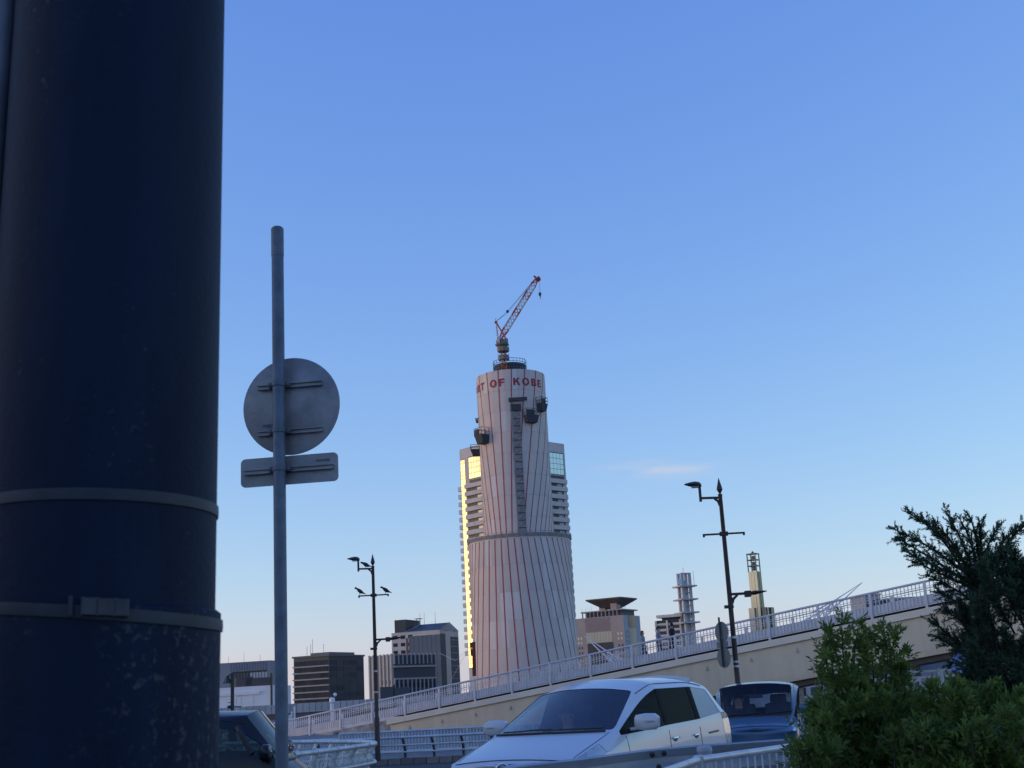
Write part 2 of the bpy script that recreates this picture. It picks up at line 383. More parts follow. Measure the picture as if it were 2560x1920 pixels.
# ledge where the wider lower shroud ends
b = MB(); b.lathe([(R1, ZL-0.05), (R2+0.4, ZL-0.05), (R2+0.4, ZL+0.2), (R1, ZL+0.2)], 64); b.build('ledge_deck', M_mesh, tower, smooth=30)
M_mesh = mat('grey_net', (0.27, 0.26, 0.28), 0.8, vary=0.2, scale=1)
b = MB(); 
for zz in (0.6, 1.1, 1.6): b.tube([cyl(R2+0.35, 2*math.pi*i/64, ZL+zz) for i in range(64)], 0.06, 4, closed=True)
b.build('ledge_railing', M_mesh, tower)
b = MB(); b.lathe([(R2+0.2, ZL+0.25), (R2+0.22, ZL+1.0)], 64); b.build('ledge_net', M_mesh, tower)
for i in range(40):
    b = MB(); p = cyl(R2+0.35, 2*math.pi*i/40, ZL+0.25); b.bar(p, p+Vector((0, 0, 1.5)), 0.1, 0.1); b.build('ledge_post', M_mesh, tower)
# crown scaffold on the roof
RC = 5.7; ZC0 = ZT+0.1; HC = 5.4
M_teal = mat('scaffold_teal', (0.1, 0.15, 0.17), 0.7, vary=0.3)
for zz in (2.2, 3.3, 4.4, HC):
    b = MB(); b.tube([cyl(RC+random.uniform(-.1, .1), 2*math.pi*i/28, ZC0+zz) for i in range(28)], 0.09, 5, closed=True); b.build('crown_rail', M_teal, tower)
for i in range(28):
    b = MB(); p = cyl(RC, 2*math.pi*i/28, ZC0); b.bar(p, p+Vector((0, 0, HC+random.uniform(-.2, .7))), 0.1, 0.1); b.build('crown_post', M_teal, tower)
b = MB(); b.lathe([(RC-.25, ZC0), (RC-.25, ZC0+4.0), (RC-0.6, ZC0+4.0)], 28); b.build('crown_skirt', mat('crown_net', (0.06, 0.075, 0.09), 0.8, vary=0.3), tower, smooth=40)
b = MB(); b.lathe([(3.6, ZC0), (3.2, ZC0+1.5), (0.3, ZC0+2.0)], 20); b.build('roof_cap', M_conc, tower)
# scaffold stair shaft down the front and hanging work platforms
def platform(px, py, Y, w, h, d, lean=0.0):
    c = P(px, py, Y); phi = math.atan2(c.x-TX, -(c.y-TY)); rr = R1
    z0 = c.z-h/2; tdir = Vector((math.cos(phi), math.sin(phi), 0)); od = Vector((math.sin(phi), -math.cos(phi), 0))
    base = Vector((TX, TY, 0))+od*rr
    def q(a, o, z): return base+tdir*a+od*o+Vector((0, 0, z0+z))
    g = MB(); fr = MB()
    lo, hi = 0.5*w, 0.5*w
    g.prism([q(-lo*.75, 0, 0), q(lo*.75, 0, 0), q(lo*.75, d*.8, 0), q(-lo*.75, d*.8, 0)], (0, 0, 0.15))
    g.prism([q(-lo*.75, d*.8, 0), q(lo*.75, d*.8, 0), q(hi, d, h*.55), q(-hi, d, h*.55)], -od*0.08)
    g.prism([q(-lo*.75, 0, 0), q(-lo*.75, d*.8, 0), q(-hi, d, h*.55), q(-hi, 0, h*.55)], tdir*0.08)
    g.prism([q(lo*.75, d*.8, 0), q(lo*.75, 0, 0), q(hi, 0, h*.55), q(hi, d, h*.55)], -tdir*0.08)
    for a in (-hi, 0, hi):
        for o in (0.1, d): fr.bar(q(a, o, h*.5), q(a, o, h), 0.13, 0.13)
    for zz in (0.75, 1.0):
        fr.bar(q(-hi, d, h*zz), q(hi, d, h*zz), 0.13, 0.13, up=od); fr.bar(q(-hi, 0, h*zz), q(-hi, d, h*zz), .13, .13); fr.bar(q(hi, 0, h*zz), q(hi, d, h*zz), .13, .13)
    g.prism([q(-hi, d*.97, h*.5), q(hi*.3, d*.97, h*.5), q(hi*.3, d*.97, h*.92), q(-hi, d*.97, h*.92)], -od*0.06)
    o = g.build('work_platform', mat('platform_net', (0.05, 0.055, 0.065), 0.8, vary=0.3), tower, world=True)
    fr.build('platform_frame', M_dark, o, world=True)
platform(1206, 1090, 412, 4.2, 5.2, 3.2); platform(1323, 1042, 410, 4.8, 4.6, 2.4); platform(1347, 1013, 413, 3.6, 4.6, 2.2); platform(1187, 1127, 420, 3.4, 3.6, 3.0); platform(1191, 1052, 420, .9, 1.6, .9)
sp_ = P(1301, 1200, TY-R1); sphi = math.asin((sp_.x-TX)/R1)-R(1.0)
z_hi = P(1298, 1030, TY-R1).z
sod = Vector((math.sin(sphi), -math.cos(sphi), 0)); std = Vector((math.cos(sphi), math.sin(sphi), 0)); sb = sod*(R1+0.1)
b = MB()
for a in (-1.15, 1.15):
    for o in (0.1, 0.9): b.bar(sb+std*a+sod*o+Vector((0, 0, ZL)), sb+std*a+sod*o+Vector((0, 0, z_hi)), 0.13, 0.13)
b.build('stair_shaft', M_mesh, tower)
b = MB(); b.prism([sb-std*1.45+Vector((0, 0, ZL)), sb+std*1.25+Vector((0, 0, ZL)), sb+std*1.3+Vector((0, 0, z_hi)), sb-std*1.9+Vector((0, 0, z_hi+4.3))], -sod*0.05); b.build('stair_backing', mat('stair_net', (0.34, 0.32, 0.315), 0.85, vary=0.25, scale=.4), tower)
nl = 17
for i in range(nl):
    z = lerp(ZL+.8, z_hi, i/nl); o = MB(); o.bar(sb-std*1.2+sod*.9+Vector((0, 0, z)), sb+std*1.2+sod*.9+Vector((0, 0, z)), 0.24, 0.24); 
    o.bar(sb-std*1.1+sod*.7+Vector((0, 0, z)), sb+std*1.0+sod*.7+Vector((0, 0, z+1.7)), 0.1, 0.1); o.build('stair_landing', M_dark, tower)
b = MB(); b.bar(sb-std*2.3+sod*.5+Vector((0, 0, z_hi+4.2)), sb+std*3.8+sod*1.4+Vector((0, 0, z_hi+4.2)), 0.9, 1.1); b.bar(sb-std*1.6+sod*.6+Vector((0, 0, z_hi+1.5)), sb+std*1.7+sod*.6+Vector((0, 0, z_hi+1.5)), 0.8, 2.2); b.build('top_gantry', M_dark, tower)
# ------------------------------------------------------------------ crane on the tower roof
crane = thing('tower_crane', 'red and white luffing crane standing on the shrouded tower roof', 'crane', P(1261, 925, TY-8))
C = lambda px, py, dy=0: P(px, py, TY-8+dy)
M_cred = mat('crane_red', (0.55, 0.085, 0.03), 0.55, vary=0.2); M_cwhite = mat('crane_white', (0.6, 0.58, 0.56), 0.55, vary=0.2); M_cgrey = mat('crane_deck', (0.2, 0.18, 0.15), 0.7, vary=0.3)
def lattice(p0, p1, w, seg, r, mats_fn, parent, name, taper=1.0, side=Vector((0, 1, 0))):
    p0, p1 = Vector(p0), Vector(p1); t = (p1-p0).normalized(); u = t.cross(side).normalized(); s_ = u.cross(t)
    def corner(f, i):
        ww = w*(1 if 0.12 < f < 0.9 else lerp(taper, 1, min(f/.12, (1-f)/.1, 1)))
        return p0+(p1-p0)*f+u*ww/2*(1, 1, -1, -1)[i]+s_*ww/2*(1, -1, -1, 1)[i]
    for k in range(seg):
        m = MB(); f0, f1 = k/seg, (k+1)/seg
        for i in range(4):
            m.tube([corner(f0, i), corner(f1, i)], r, 4)
            m.tube([corner(f0, i), corner(f1, (i+1) % 4)], r*.6, 4); m.tube([corner(f0, i), corner(f0, (i+1) % 4)], r*.6, 4)
        m.build(name, mats_fn(k), parent, world=True)
base = C(1261, 930); top = C(1258, 862)
lattice(base, Vector((base.x, base.y, top.z)), 1.6, 6, 0.24, lambda k: M_cred if k != 2 else M_cwhite, crane, 'mast_section')
cx, cy = base.x, base.y
def ring_deck(z0, z1, r, name, m):
    b = MB(); b.lathe([(r*.9, z0), (r, z0+.2), (r, z1), (r*.86, z1)], 8, (cx, cy, 0)); b.build(name, m, crane, world=True)
ring_deck(C(1260, 901).z, C(1260, 889).z, 1.9, 'climbing_collar', M_cgrey); ring_deck(C(1260, 880).z, C(1260, 869).z, 2.05, 'climbing_collar', M_cgrey)
for zz, rr in ((C(1260, 889).z, 1.9), (C(1260, 869).z, 2.05)):
    for k in range(8):
        a = math.pi/4*k+.4; b = MB(); p = Vector((cx+rr*math.cos(a), cy+rr*math.sin(a), zz)); b.bar(p, p+Vector((0, 0, .7)), .1, .1); b.build('collar_post', M_teal, crane, world=True)
z1, z2 = C(1257, 864).z, C(1257, 849).z
b = MB(); b.lathe([(1.2, z1-.8), (1.9, z1-.1), (2.3, z1+.1), (2.35, z1+.5), (2.0, z1+.6), (2.0, z2-.3), (1.5, z2)], 10, (cx-.3, cy, 0)); b.build('slewing_deck', M_cgrey, crane, world=True)
b = MB(); b.box(cx-1.9, cx-1.0, cy-2.4, cy-1.2, z1+.5, z2+.3); b.build('operator_cab', M_cwhite, crane, world=True)
b = MB(); b.box(cx+.2, cx+1.8, cy-1.9, cy+1.4, z1+.55, z2-.2); b.build('winch_housing', mat('winch_grey', (0.2, 0.2, 0.2), .6, vary=.3), crane, world=True)
for dy in (-0.9, 0.9):
    b = MB(); b.tube([C(1243.5, 850, dy), C(1240, 805, dy*.4)], 0.2, 6); b.tube([C(1247, 850, dy), C(1241, 805, dy*.4)], 0.12, 6); b.build('back_stay', M_cwhite, crane, world=True)
    b = MB(); b.tube([C(1265.5, 848, dy), C(1240, 805, dy*.4)], 0.26, 6); b.build('a_frame_leg', M_cred, crane, world=True)
b = MB(); b.tube([C(1240, 806, -.7), C(1240, 806, .7)], .55, 8); b.tube([C(1239, 806), C(1239.5, 796)], .12, 6); b.build('a_frame_head', M_cred, crane, world=True)
foot, tip = C(1250, 847), C(1343, 697)
lattice(foot, tip, 1.75, 18, 0.16, lambda k: M_cred if k in (0, 1, 2, 7, 8, 12, 13, 16, 17) else M_cwhite, crane, 'boom_section', taper=.35)
b = MB(); b.tube([C(1340, 702), C(1349, 696)], .75, 6); b.tube([C(1335, 690), C(1341, 696)], .35, 6); b.tube([C(1345, 692), C(1349, 699)], .5, 6); b.build('boom_head', mat('head_red', (0.25, 0.04, 0.035), .6), crane, world=True)
for dy, off in ((-.5, 0), (.5, 4)):
    b = MB(); b.tube([C(1240, 804, dy), C(1269, 778+off, dy), C(1337, 697+off*.4, dy)], .07, 4); b.build('pendant_rope', M_dark, crane, world=True)
b = MB(); b.bar(C(1268, 776), C(1269.5, 781), .9, .8); b.build('spreader', M_dark, crane, world=True)
b = MB(); b.tube([C(1347.5, 699), C(1349.8, 731)], .045, 4); b.tube([C(1349.5, 699), C(1350.3, 731)], .045, 4); b.build('hoist_rope', mat('rope_pale', (.3, .32, .36), .6), crane, world=True)
hk = C(1350, 736); b = MB(); b.lathe([(.1, -1.0), (.45, -.1), (.5, .5), (.15, .8)], 8, hk); b.tube([hk+Vector((0, 0, -.9)), hk+Vector((.25, 0, -1.3)), hk+Vector((0, 0, -1.65)), hk+Vector((-.2, 0, -1.4))], .09, 5); b.build('hook_block', M_dark, crane, world=True)

# ------------------------------------------------------------------ hotel tower behind (square plan, corner toward us)
HY = 500.0; hc = P(1283, 1200, HY); HS = 15.0
hotel = thing('hotel_tower', 'tall beige hotel tower with stacked balconies behind the shrouded tower', 'building', (hc.x, HY, 0), R(45))
hz = P(1190, 1106, HY-13).z; zb = lambda py: P(1180, py, HY-8).z
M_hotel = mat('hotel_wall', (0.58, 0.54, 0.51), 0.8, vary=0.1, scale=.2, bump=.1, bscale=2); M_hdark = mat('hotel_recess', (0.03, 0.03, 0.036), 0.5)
M_sunglow = mat('sun_mirror_glass', (0.72, 0.64, 0.47), 0.05, metal=1.0, rand=0.16)  # warm reflected glow put into the glass tint
M_skyg = mat('sky_mirror_glass', (0.38, 0.46, 0.54), 0.05, metal=0.95, rand=0.05)  # same glazing, cool sky reflection put into the tint
# local frame after 45 deg turn: -X face looks left-front, -Y face looks right-front; corner (-HS,-HS) points at the camera
CH = .3                                               # the left corner (-HS,+HS) is chamfered for the glass strip
core = MB(); poly = [(-HS, -HS), (HS, -HS), (HS, HS), (-HS+CH, HS), (-HS, HS-CH)]
core.prism([(x, y, hz) for x, y in poly], (0, 0, -hz)); core.build('wall', M_hotel, hotel)
FLH = (zb(1205)-zb(1640))/21.75                        # storey height
ztop = zb(1205)
zg1, zg0 = zb(1139), zb(1193)
def face_box(face, a0, a1, z0, z1, o0, o1, name, m, parent):
    b = MB()
    if face == 'L': b.box(-HS-o1, -HS-o0, a0, a1, z0, z1)
    else: b.box(a0, a1, -HS-o1, -HS-o0, z0, z1)
    return b.build(name, m, parent)
# crown windows of mirror glass on both faces
for face, s0, s1, mm in (('L', -9.0, 9.6, M_sunglow), ('R', -9.6, 13.9, M_skyg)):
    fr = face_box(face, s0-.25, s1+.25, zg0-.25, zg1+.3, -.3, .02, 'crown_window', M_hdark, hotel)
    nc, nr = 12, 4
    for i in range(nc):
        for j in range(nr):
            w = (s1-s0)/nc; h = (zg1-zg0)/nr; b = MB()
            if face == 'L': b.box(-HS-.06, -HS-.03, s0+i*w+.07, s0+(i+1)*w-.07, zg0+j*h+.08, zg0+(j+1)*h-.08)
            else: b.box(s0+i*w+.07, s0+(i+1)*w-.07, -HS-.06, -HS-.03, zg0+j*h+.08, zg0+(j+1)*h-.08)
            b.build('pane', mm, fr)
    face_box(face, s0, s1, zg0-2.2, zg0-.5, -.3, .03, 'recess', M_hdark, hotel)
for k in range(22):
    z = ztop-k*FLH
    for face in 'LR':
        s0, s1 = -12.0, 11.2
        if face == 'R': s0, s1 = -12.0, 13.0
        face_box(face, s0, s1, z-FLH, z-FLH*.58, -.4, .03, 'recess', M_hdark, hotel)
        if k < 14:
            for cxx in ((-9, -3.2, 2.6) if face == 'L' else (-8, -2.2, 3.6, 9.4)):
                face_box(face, cxx, cxx+2.6, z-FLH, z-FLH*.66, .0, .09, 'room_window', mat('room_glass', (.38, .34, .25), .25, spec=.7) if face == 'L' else mat('room_glass_cool', (.24, .26, .27), .25, spec=.7), hotel)  # room windows warm left, cool right: the reflection put into the colour
        face_box(face, s0-.6, s1+(.6 if face == 'L' else 1.6), z-FLH*.56, z, .0, .9, 'balcony', M_hotel, hotel)
    b = MB(); b.box(-HS+1.5, HS-2, HS, HS+3.3, z-FLH*.56, z); b.build('balcony', M_hotel, hotel)
# chamfer strip of panes with the gold glow put into their tint
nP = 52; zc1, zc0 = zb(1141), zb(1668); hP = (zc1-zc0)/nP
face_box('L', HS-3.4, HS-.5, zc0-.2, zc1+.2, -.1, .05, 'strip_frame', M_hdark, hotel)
m = MB(); m.box(-HS-.09, -HS-.06, HS-3.25, HS-.65, -hP/2+.06, hP/2-.06); me = m.mesh('pane', M_sunglow)
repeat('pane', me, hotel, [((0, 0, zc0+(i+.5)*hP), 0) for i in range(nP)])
# ------------------------------------------------------------------ generic building helpers
def corner_building(name, label, px_l, px_c, px_r, py_top, Y, a_deg, wall):
    """box seen at its corner; local x runs along the left face to the corner at 0, local y back along the right face."""
    a = R(a_deg); c = P(px_c, py_top, Y); wl_ = (px_c-px_l)/FPX*Y/math.cos(a)*1.02; wr_ = (px_r-px_c)/FPX*Y/max(math.sin(a), .15)*1.02
    t = thing(name, label, 'building', (c.x, Y, 0), -a)
    b = MB(); b.box(-wl_, 0, 0, wr_, 0, c.z); b.build('wall', wall, t)
    return t, wl_, wr_, c.z
def fl_box(t, x0, x1, z0, z1, o0, o1, name, m, parent=None):      # on the left face (looks -y)
    b = MB(); b.box(x0, x1, -o1, -o0, z0, z1); return b.build(name, m, parent or t)
def fr_box(t, y0, y1, z0, z1, o0, o1, name, m, parent=None):      # on the right face (looks +x)
    b = MB(); b.box(o0, o1, y0, y1, z0, z1); return b.build(name, m, parent or t)
def mast(parent, x, y, z, h, r=.12, m=None):
    b = MB(); b.tube([(x, y, z), (x, y, z+h)], r, 5); return b.build('antenna', m or M_galv, parent)
def zat(px, py, Y): return P(px, py, Y).z

# dark glass office left of the lamp
t, W, D, H = corner_building('dark_office', 'low dark glass office block with pale floor bands left of the lamp post', 730, 822, 887, 1640, 450, 24, mat('office_dark', (0.033, 0.047, 0.066), .45, vary=.15, scale=.2))
M_band = mat('office_band', (.3, .31, .31), .6); M_og = mat('office_glass', (.02, .03, .046), .5, spec=.2, rand=.35); M_og2 = mat('office_glass_grey', (.06, .07, .085), .5, spec=.2, rand=.3)
HB = zat(800, 1757, 450)
for k in range(8):
    z = lerp(H-1.2, HB-2, k/7.5)
    if k: fl_box(t, -W-.2, .05, z, z+.45, 0, .55, 'floor_band', M_band)
    for i in range(9):
        fl_box(t, -W+.3+i*(W-.5)/9, -W+.3+(i+1)*(W-.5)/9-.12, z-1.85, z-.05, 0, .08, 'window', M_og)
    for j in range(5):
        fr_box(t, .4+j*(D-.8)/5, .4+(j+1)*(D-.8)/5-.25, z-1.75, z-.1, 0, .07, 'window', M_og2)
b = MB(); b.box(-W-.4, .4, -.5, D+.3, H, H+.6); b.build('parapet', mat('parapet_stone', (.14, .15, .155), .8), t)
b = MB(); b.box(-W*.6, -1, 2, D*.8, H+.6, H+1.5); b.build('plant_room', mat('plant_louvre', (.17, .175, .175), .8), t)
for x, h in ((-11, 3.5), (-9.5, 4.2), (-8.7, 6), (-4, 4)): mast(t, x, 3, H+.5, h, .09)
# striped block
t, W, D, H = corner_building('striped_block', 'mid height block striped with pale vertical fins behind the lamp post', 918, 982, 1076, 1636, 430, 42, mat('striped_wall', (.42, .35, .31), .75, vary=.12, scale=.2))
M_fin = mat('pale_fin', (.45, .42, .38), .7); M_fin2 = mat('grey_fin', (.3, .33, .36), .6)
for i in range(7): fl_box(t, -W+i*W/6.5, -W+i*W/6.5+.55, 0, H+.3, 0, .45, 'fin', M_fin)
for i in range(6):
    for k in range(9):
        if i in (3, 4, 5) and k > 1: fl_box(t, -W+i*W/6.5+.9, -W+i*W/6.5+1.35, H-4.4-k*2.6, H-3.0-k*2.6, 0, .06, 'window', M_winblue)
b = MB(); b.box(-W-2.2, -W-.1, 2, D*.7, 0, H-.5); b.build('side_wing', mat('wing_dark', (.05, .045, .06), .5), t)
fr_box(t, .2, D-.2, 0, H-.3, 0, .06, 'glass_face', mat('striped_glass', (.05, .065, .085), .55, spec=.3))
for i in range(11): fr_box(t, .1+i*(D-.5)/10, .1+i*(D-.5)/10+.4, H-3.2, H+.3, .06, .5, 'fin', M_fin2)
for zz in (H-4.3, H-8.3): fr_box(t, .1, D, zz, zz+.55, .06, .6, 'floor_band', M_fin2)
for i in range(11): fr_box(t, .1+i*(D-.5)/10, .1+i*(D-.5)/10+.4, 0, H-8.3, .06, .5, 'fin', M_fin2)
for i in range(10):
    for k in range(6): fr_box(t, .7+i*(D-.5)/10, .3+(i+1)*(D-.5)/10-.2, H-11-k*2.7, H-9.3-k*2.7, .06, .12, 'window', M_og)
# gabled hotel
t, W, D, H = corner_building('gabled_hotel', 'tall glassy hotel with a dark gabled roof left of the shrouded tower', 978, 1099, 1138, 1574, 520, 20, mat('gabled_wall', (.55, .51, .47), .75, vary=.1, scale=.15))
glW = W*.63
fl_box(t, -glW, -.2, 0, H-1.8, 0, .08, 'glass_face', mat('hotel_glass', (.13, .165, .21), .4, spec=.3, vary=.12, scale=.1))
M_mull = mat('mullion', (.14, .16, .18), .5)
for i in range(8): fl_box(t, -glW+i*glW/7-.08, -glW+i*glW/7+.08, 0, H-1.8, .08, .18, 'mullion', M_mull)
for k in range(14): fl_box(t, -glW, -.2, H-2-k*2.9-.12, H-2-k*2.9+.1, .08, .16, 'floor_band', M_mull)
for k in range(11):
    for i in range(3): fl_box(t, -W+.7+i*3.4, -W+2.7+i*3.4, H-2.6-k*3.0, H-1.2-k*3.0, 0, .07, 'window', M_og)
fl_box(t, -W*.72, -glW-.3, 0, H-12, 0, .09, 'glass_face', mat('hotel_glass', (.1, .125, .15)))
fl_box(t, -W*.7, -W*.66, H-13, H-2.5, 0, .1, 'red_panel', mat('maroon', (.16, .08, .08), .7))
fr_box(t, .3, D*.28, 0, H-1.5, 0, .1, 'glass_face', mat('gable_glass', (.045, .06, .085), .5, spec=.25))
fr_box(t, D*.55, D-.3, 0, H-2.5, 0, .1, 'glass_face', mat('gable_glass', (.035, .045, .065)))
for k in range(16): fr_box(t, D*.56, D-.4, H-4-k*2.6, H-3.6-k*2.6, .1, .2, 'floor_band', M_mull)
for y0 in (.3*D, .75*D): fr_box(t, y0, y0+1.2, H-.4, H+.8, 0, .08, 'window', M_winblue)
ph = zat(1115, 1553, 520)-H; xs = -W*.72
b = MB(); b.add([(0.1, 0, H), (0.1, D, H), (.1, D/2, H+ph), (xs, 0, H), (xs, D, H), (xs+3, D/2, H+ph)], [(0, 1, 2), (3, 5, 4), (0, 2, 5, 3), (1, 4, 5, 2)])
b.cur = 0; b.build('roof', mat('dark_slate', (.06, .065, .08), .5, vary=.2, scale=.5), t)
b = MB(); b.add([(.2, -.1, H), (.2, D+.1, H), (.2, D/2, H+ph+.2)], [(0, 1, 2)]); b.build('gable_wall', mat('gable_grey', (.32, .33, .35), .7), t)
b = MB(); b.box(-W+.8, xs-.2, 1.5, D*.8, H, H+zat(1010, 1546, 520)-H); b.build('plant_room', mat('plant_dark', (.04, .05, .06), .6, vary=.25), t)
for x in (-6, -11, -13): mast(t, x, D/2, H+ph-.3, 5, .09)
for px in (0, 1.5): b = MB(); b.box(xs+1+px, xs+1.15+px, D*.5, D*.52, H+2, H+5.6); b.build('roof_post', M_dark, t)
b = MB(); b.box(xs+.5, xs+3, D*.45, D*.6, H+5.6, H+5.8); b.build('roof_frame', M_dark, t)
b = MB(); b.bar((xs+.3, -.15, H), (xs+2.8, D/2-.5, H+ph), .5, .3); b.build('hip_trim', mat('gable_grey', (.32, .33, .35)), t)
# white store at the far left
t, W, D, H = corner_building('white_store', 'white windowless store with grey louvred penthouse at far left', 520, 676, 700, 1713, 320, 10, mat('store_white', (.7, .71, .74), .7, vary=.06, scale=.2))
x1 = -(676-664)/FPX*320; x0 = -(676-566)/FPX*320
hp = zat(610, 1653, 320)
b = MB(); b.box(x0-5, x1, 3, 14, H-1, hp); b.build('penthouse', mat('penthouse_grey', (.2, .22, .26), .6, vary=.1), t)
for i in range(14): fl_box(t, x0-.5+i*.72, x0-.5+i*.72+.08, hp-2.2, hp-.1, -2.98, -2.9, 'panel_joint', mat('joint_dark', (.12, .13, .16), .6))
for i in range(12):
    fl_box(t, x0+.1+i*.78, x0+.1+i*.78+.5, H+.8, hp-2.4, -2.98, -2.9, 'louvre', M_dark if i < 6 else mat('louvre_pale', (.4, .42, .45), .6))
fl_box(t, x0, x1-.8, hp-2.7, hp-2.3, -2.98, -2.85, 'shadow_gap', M_black)
fl_box(t, x1-5.6, x1+.9, H-.1, H+2.0, -1.5, -1.0, 'billboard_back', mat('billboard_dark', (.055, .06, .07), .7, vary=.2))
fl_box(t, x0+1.8, x0+6.0, H+.3, H+2.4, -1.5, -1.0, 'billboard_back', mat('billboard_dark', (.055, .06, .07)))
fl_box(t, x0-.1, x0+1.8, H+.2, H+2.2, -1.6, -1.1, 'billboard_back', mat('board_brown', (.2, .14, .1), .7))
fl_box(t, x1+1.3, x1+1.7, H-9, H+2.9, -.2, .2, 'side_fin', M_dark)
fl_box(t, x0-3, x1-1.5, H-2.0, H-1.2, 0, .3, 'cornice', mat('store_white', (.7, .71, .74)))
for x in (x0+3.5, x0+6.8): fl_box(t, x, x+.04, H-11, H-2, .02, .04, 'joint', mat('joint_dark', (.12, .13, .16)))
for x, h in ((x0-2, 1.6), (x0+2.2, 2.4), (x0+6.5, 1.6)): mast(t, x, 5, hp, h, .05)
b = MB(); b.box(-3.5, 2.2, -3, 3, 0, H-9.6); b.build('canopy_wall', mat('store_grey', (.3, .3, .33), .7), t)
# long elevated road far behind
e = thing('elevated_road', 'far elevated road with pale concrete parapet behind the ramp foot', 'elevated road', (0, 300, 0))
za, zb_, zd_ = zat(800, 1757, 300), zat(800, 1780, 300), zat(800, 1800, 300)
xl, xr = P(430, 1770, 300).x, P(1150, 1770, 300).x
npan = 46
m = MB(); m.box(.06, (xr-xl)/npan-.06, -.25, .25, 0, za-zb_); me = m.mesh('parapet_panel', mat('parapet_conc', (.35, .36, .38), .8, vary=.15, scale=.6, rand=.12))
repeat('parapet_panel', me, e, [((xl+i*(xr-xl)/npan, -.1, zb_+.07*i*(300/FPX)), 0) for i in range(npan)])
b = MB(); b.box(xl, xr, -.1, 9, zb_-2.4, zb_+.3); b.build('girder', mat('road_girder', (.11, .085, .085), .7), e)
for i in range(7):
    b = MB(); x = lerp(xl, xr, (i+.5)/7); b.box(x-.8, x+.8, 2, 5, 0, zb_-2.4); b.build('pier', M_conc, e)
# ------------------------------------------------------------------ city hall block
t, W, D, H = corner_building('city_hall', 'brown office block with an upturned square roof right of the shrouded tower', 1425, 1557, 1604, 1537, 650, 30, mat('hall_wall', (.36, .31, .295), .8, vary=.08, scale=.1))
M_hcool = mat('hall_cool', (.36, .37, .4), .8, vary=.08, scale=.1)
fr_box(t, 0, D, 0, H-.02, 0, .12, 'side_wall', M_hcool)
u = 650/FPX/math.cos(R(30)); fx = lambda px: -(1557-px)*u
zz = lambda py: zat(1500, py, 650)
for i in range(22): fl_box(t, fx(1466)+i*(fx(1527)-fx(1466))/22, fx(1466)+i*(fx(1527)-fx(1466))/22+.25, zz(1577), H-.4, 0, .12, 'rib', mat('hall_rib', (.33, .245, .225), .8))
fl_box(t, fx(1466), fx(1528), zz(1605), zz(1579), 0, .15, 'pale_panel', mat('hall_pale', (.48, .46, .35), .6, vary=.08, scale=.4))
for i in range(9): fl_box(t, fx(1467)+i*(fx(1527)-fx(1467))/9-.06, fx(1467)+i*(fx(1527)-fx(1467))/9+.06, zz(1604), zz(1580), .15, .22, 'panel_joint', mat('hall_joint', (.33, .31, .24), .7))
fl_box(t, fx(1468), fx(1530), zz(1660), zz(1606), 0, .13, 'glass_face', M_winblue)
for (bx, by) in ((1445, 1588), (1452, 1588), (1445, 1600), (1452, 1600), (1541, 1583), (1549, 1583), (1541, 1595), (1549, 1595)):
    fl_box(t, fx(bx), fx(bx)+.95, zz(by)-1.2, zz(by), 0, .1, 'window', mat('lit_glass', (.6, .56, .42), .3))
for by in (1613, 1626, 1640, 1653):
    for bx in (1446, 1453, 1542, 1550): fl_box(t, fx(bx), fx(bx)+.8, zz(by)-1, zz(by), 0, .1, 'window', M_winblue)
fy = lambda px: (px-1557)*650/FPX/math.sin(R(30))
fr_box(t, fy(1570), fy(1591), zz(1571), zz(1540), .12, .22, 'dark_panel', mat('hall_glass_dark', (.025, .03, .042), .15, spec=.7))
fr_box(t, fy(1570), fy(1591), zz(1640), zz(1573), .12, .2, 'glass_face', mat('hall_glass_teal', (.13, .19, .21), .15, spec=.7))
for by in (1580, 1592, 1604, 1616):
    for bx in (1561, 1566, 1596): fr_box(t, fy(bx), fy(bx)+1.0, zz(by)-1, zz(by), .12, .2, 'window', mat('hall_glass_teal', (.13, .19, .21)))
cxh, cyh = fx(1512), 10.0
b = MB(); b.box(fx(1455), fx(1557)-.5, .5, D-.5, zz(1527), zz(1524)); b.build('roof_slab', mat('hall_slab', (.3, .28, .27), .8), t)
b = MB(); b.box(fx(1462), fx(1550), 2.5, D-2.5, H, zz(1527)); b.build('roof_storey', mat('hall_recess', (.1, .09, .1), .7), t)
for i in range(10): fl_box(t, fx(1458)+i*2.2, fx(1458)+i*2.2+.5, H, zz(1527), -1.0, -.4, 'roof_post', mat('hall_slab', (.3, .28, .27)))
for px_ in (1496, 1530):
    x = fx(px_); b = MB(); b.box(x-1.7, x+1.7, 6 if px_ == 1496 else 3, 9 if px_ == 1496 else 7, zz(1524), zz(1508)); b.build('roof_block', mat('hall_block', (.38, .3, .26), .8), t)
s2 = 10.0; zt, z0 = zz(1497), zz(1519)
b = MB(); b.add([(cxh-3.5, cyh-3.5, z0), (cxh+3.5, cyh-3.5, z0), (cxh+3.5, cyh+3.5, z0), (cxh-3.5, cyh+3.5, z0), (cxh-s2, cyh-s2, zt), (cxh+s2, cyh-s2, zt), (cxh+s2, cyh+s2, zt), (cxh-s2, cyh+s2, zt),
       (cxh-s2, cyh-s2, zt+.6), (cxh+s2, cyh-s2, zt+.6), (cxh+s2, cyh+s2, zt+.6), (cxh-s2, cyh+s2, zt+.6)],
      [(3, 2, 1, 0), (0, 1, 5, 4), (1, 2, 6, 5), (2, 3, 7, 6), (3, 0, 4, 7), (4, 5, 9, 8), (5, 6, 10, 9), (6, 7, 11, 10), (7, 4, 8, 11), (8, 9, 10, 11)])
b.build('upturned_roof', mat('hall_roof', (.12, .105, .1), .7, vary=.15, scale=.3), t)
for x in (1457, 1466, 1474, 1480): mast(t, fx(x), 1.5, zz(1524), random.uniform(1.5, 3), .06)
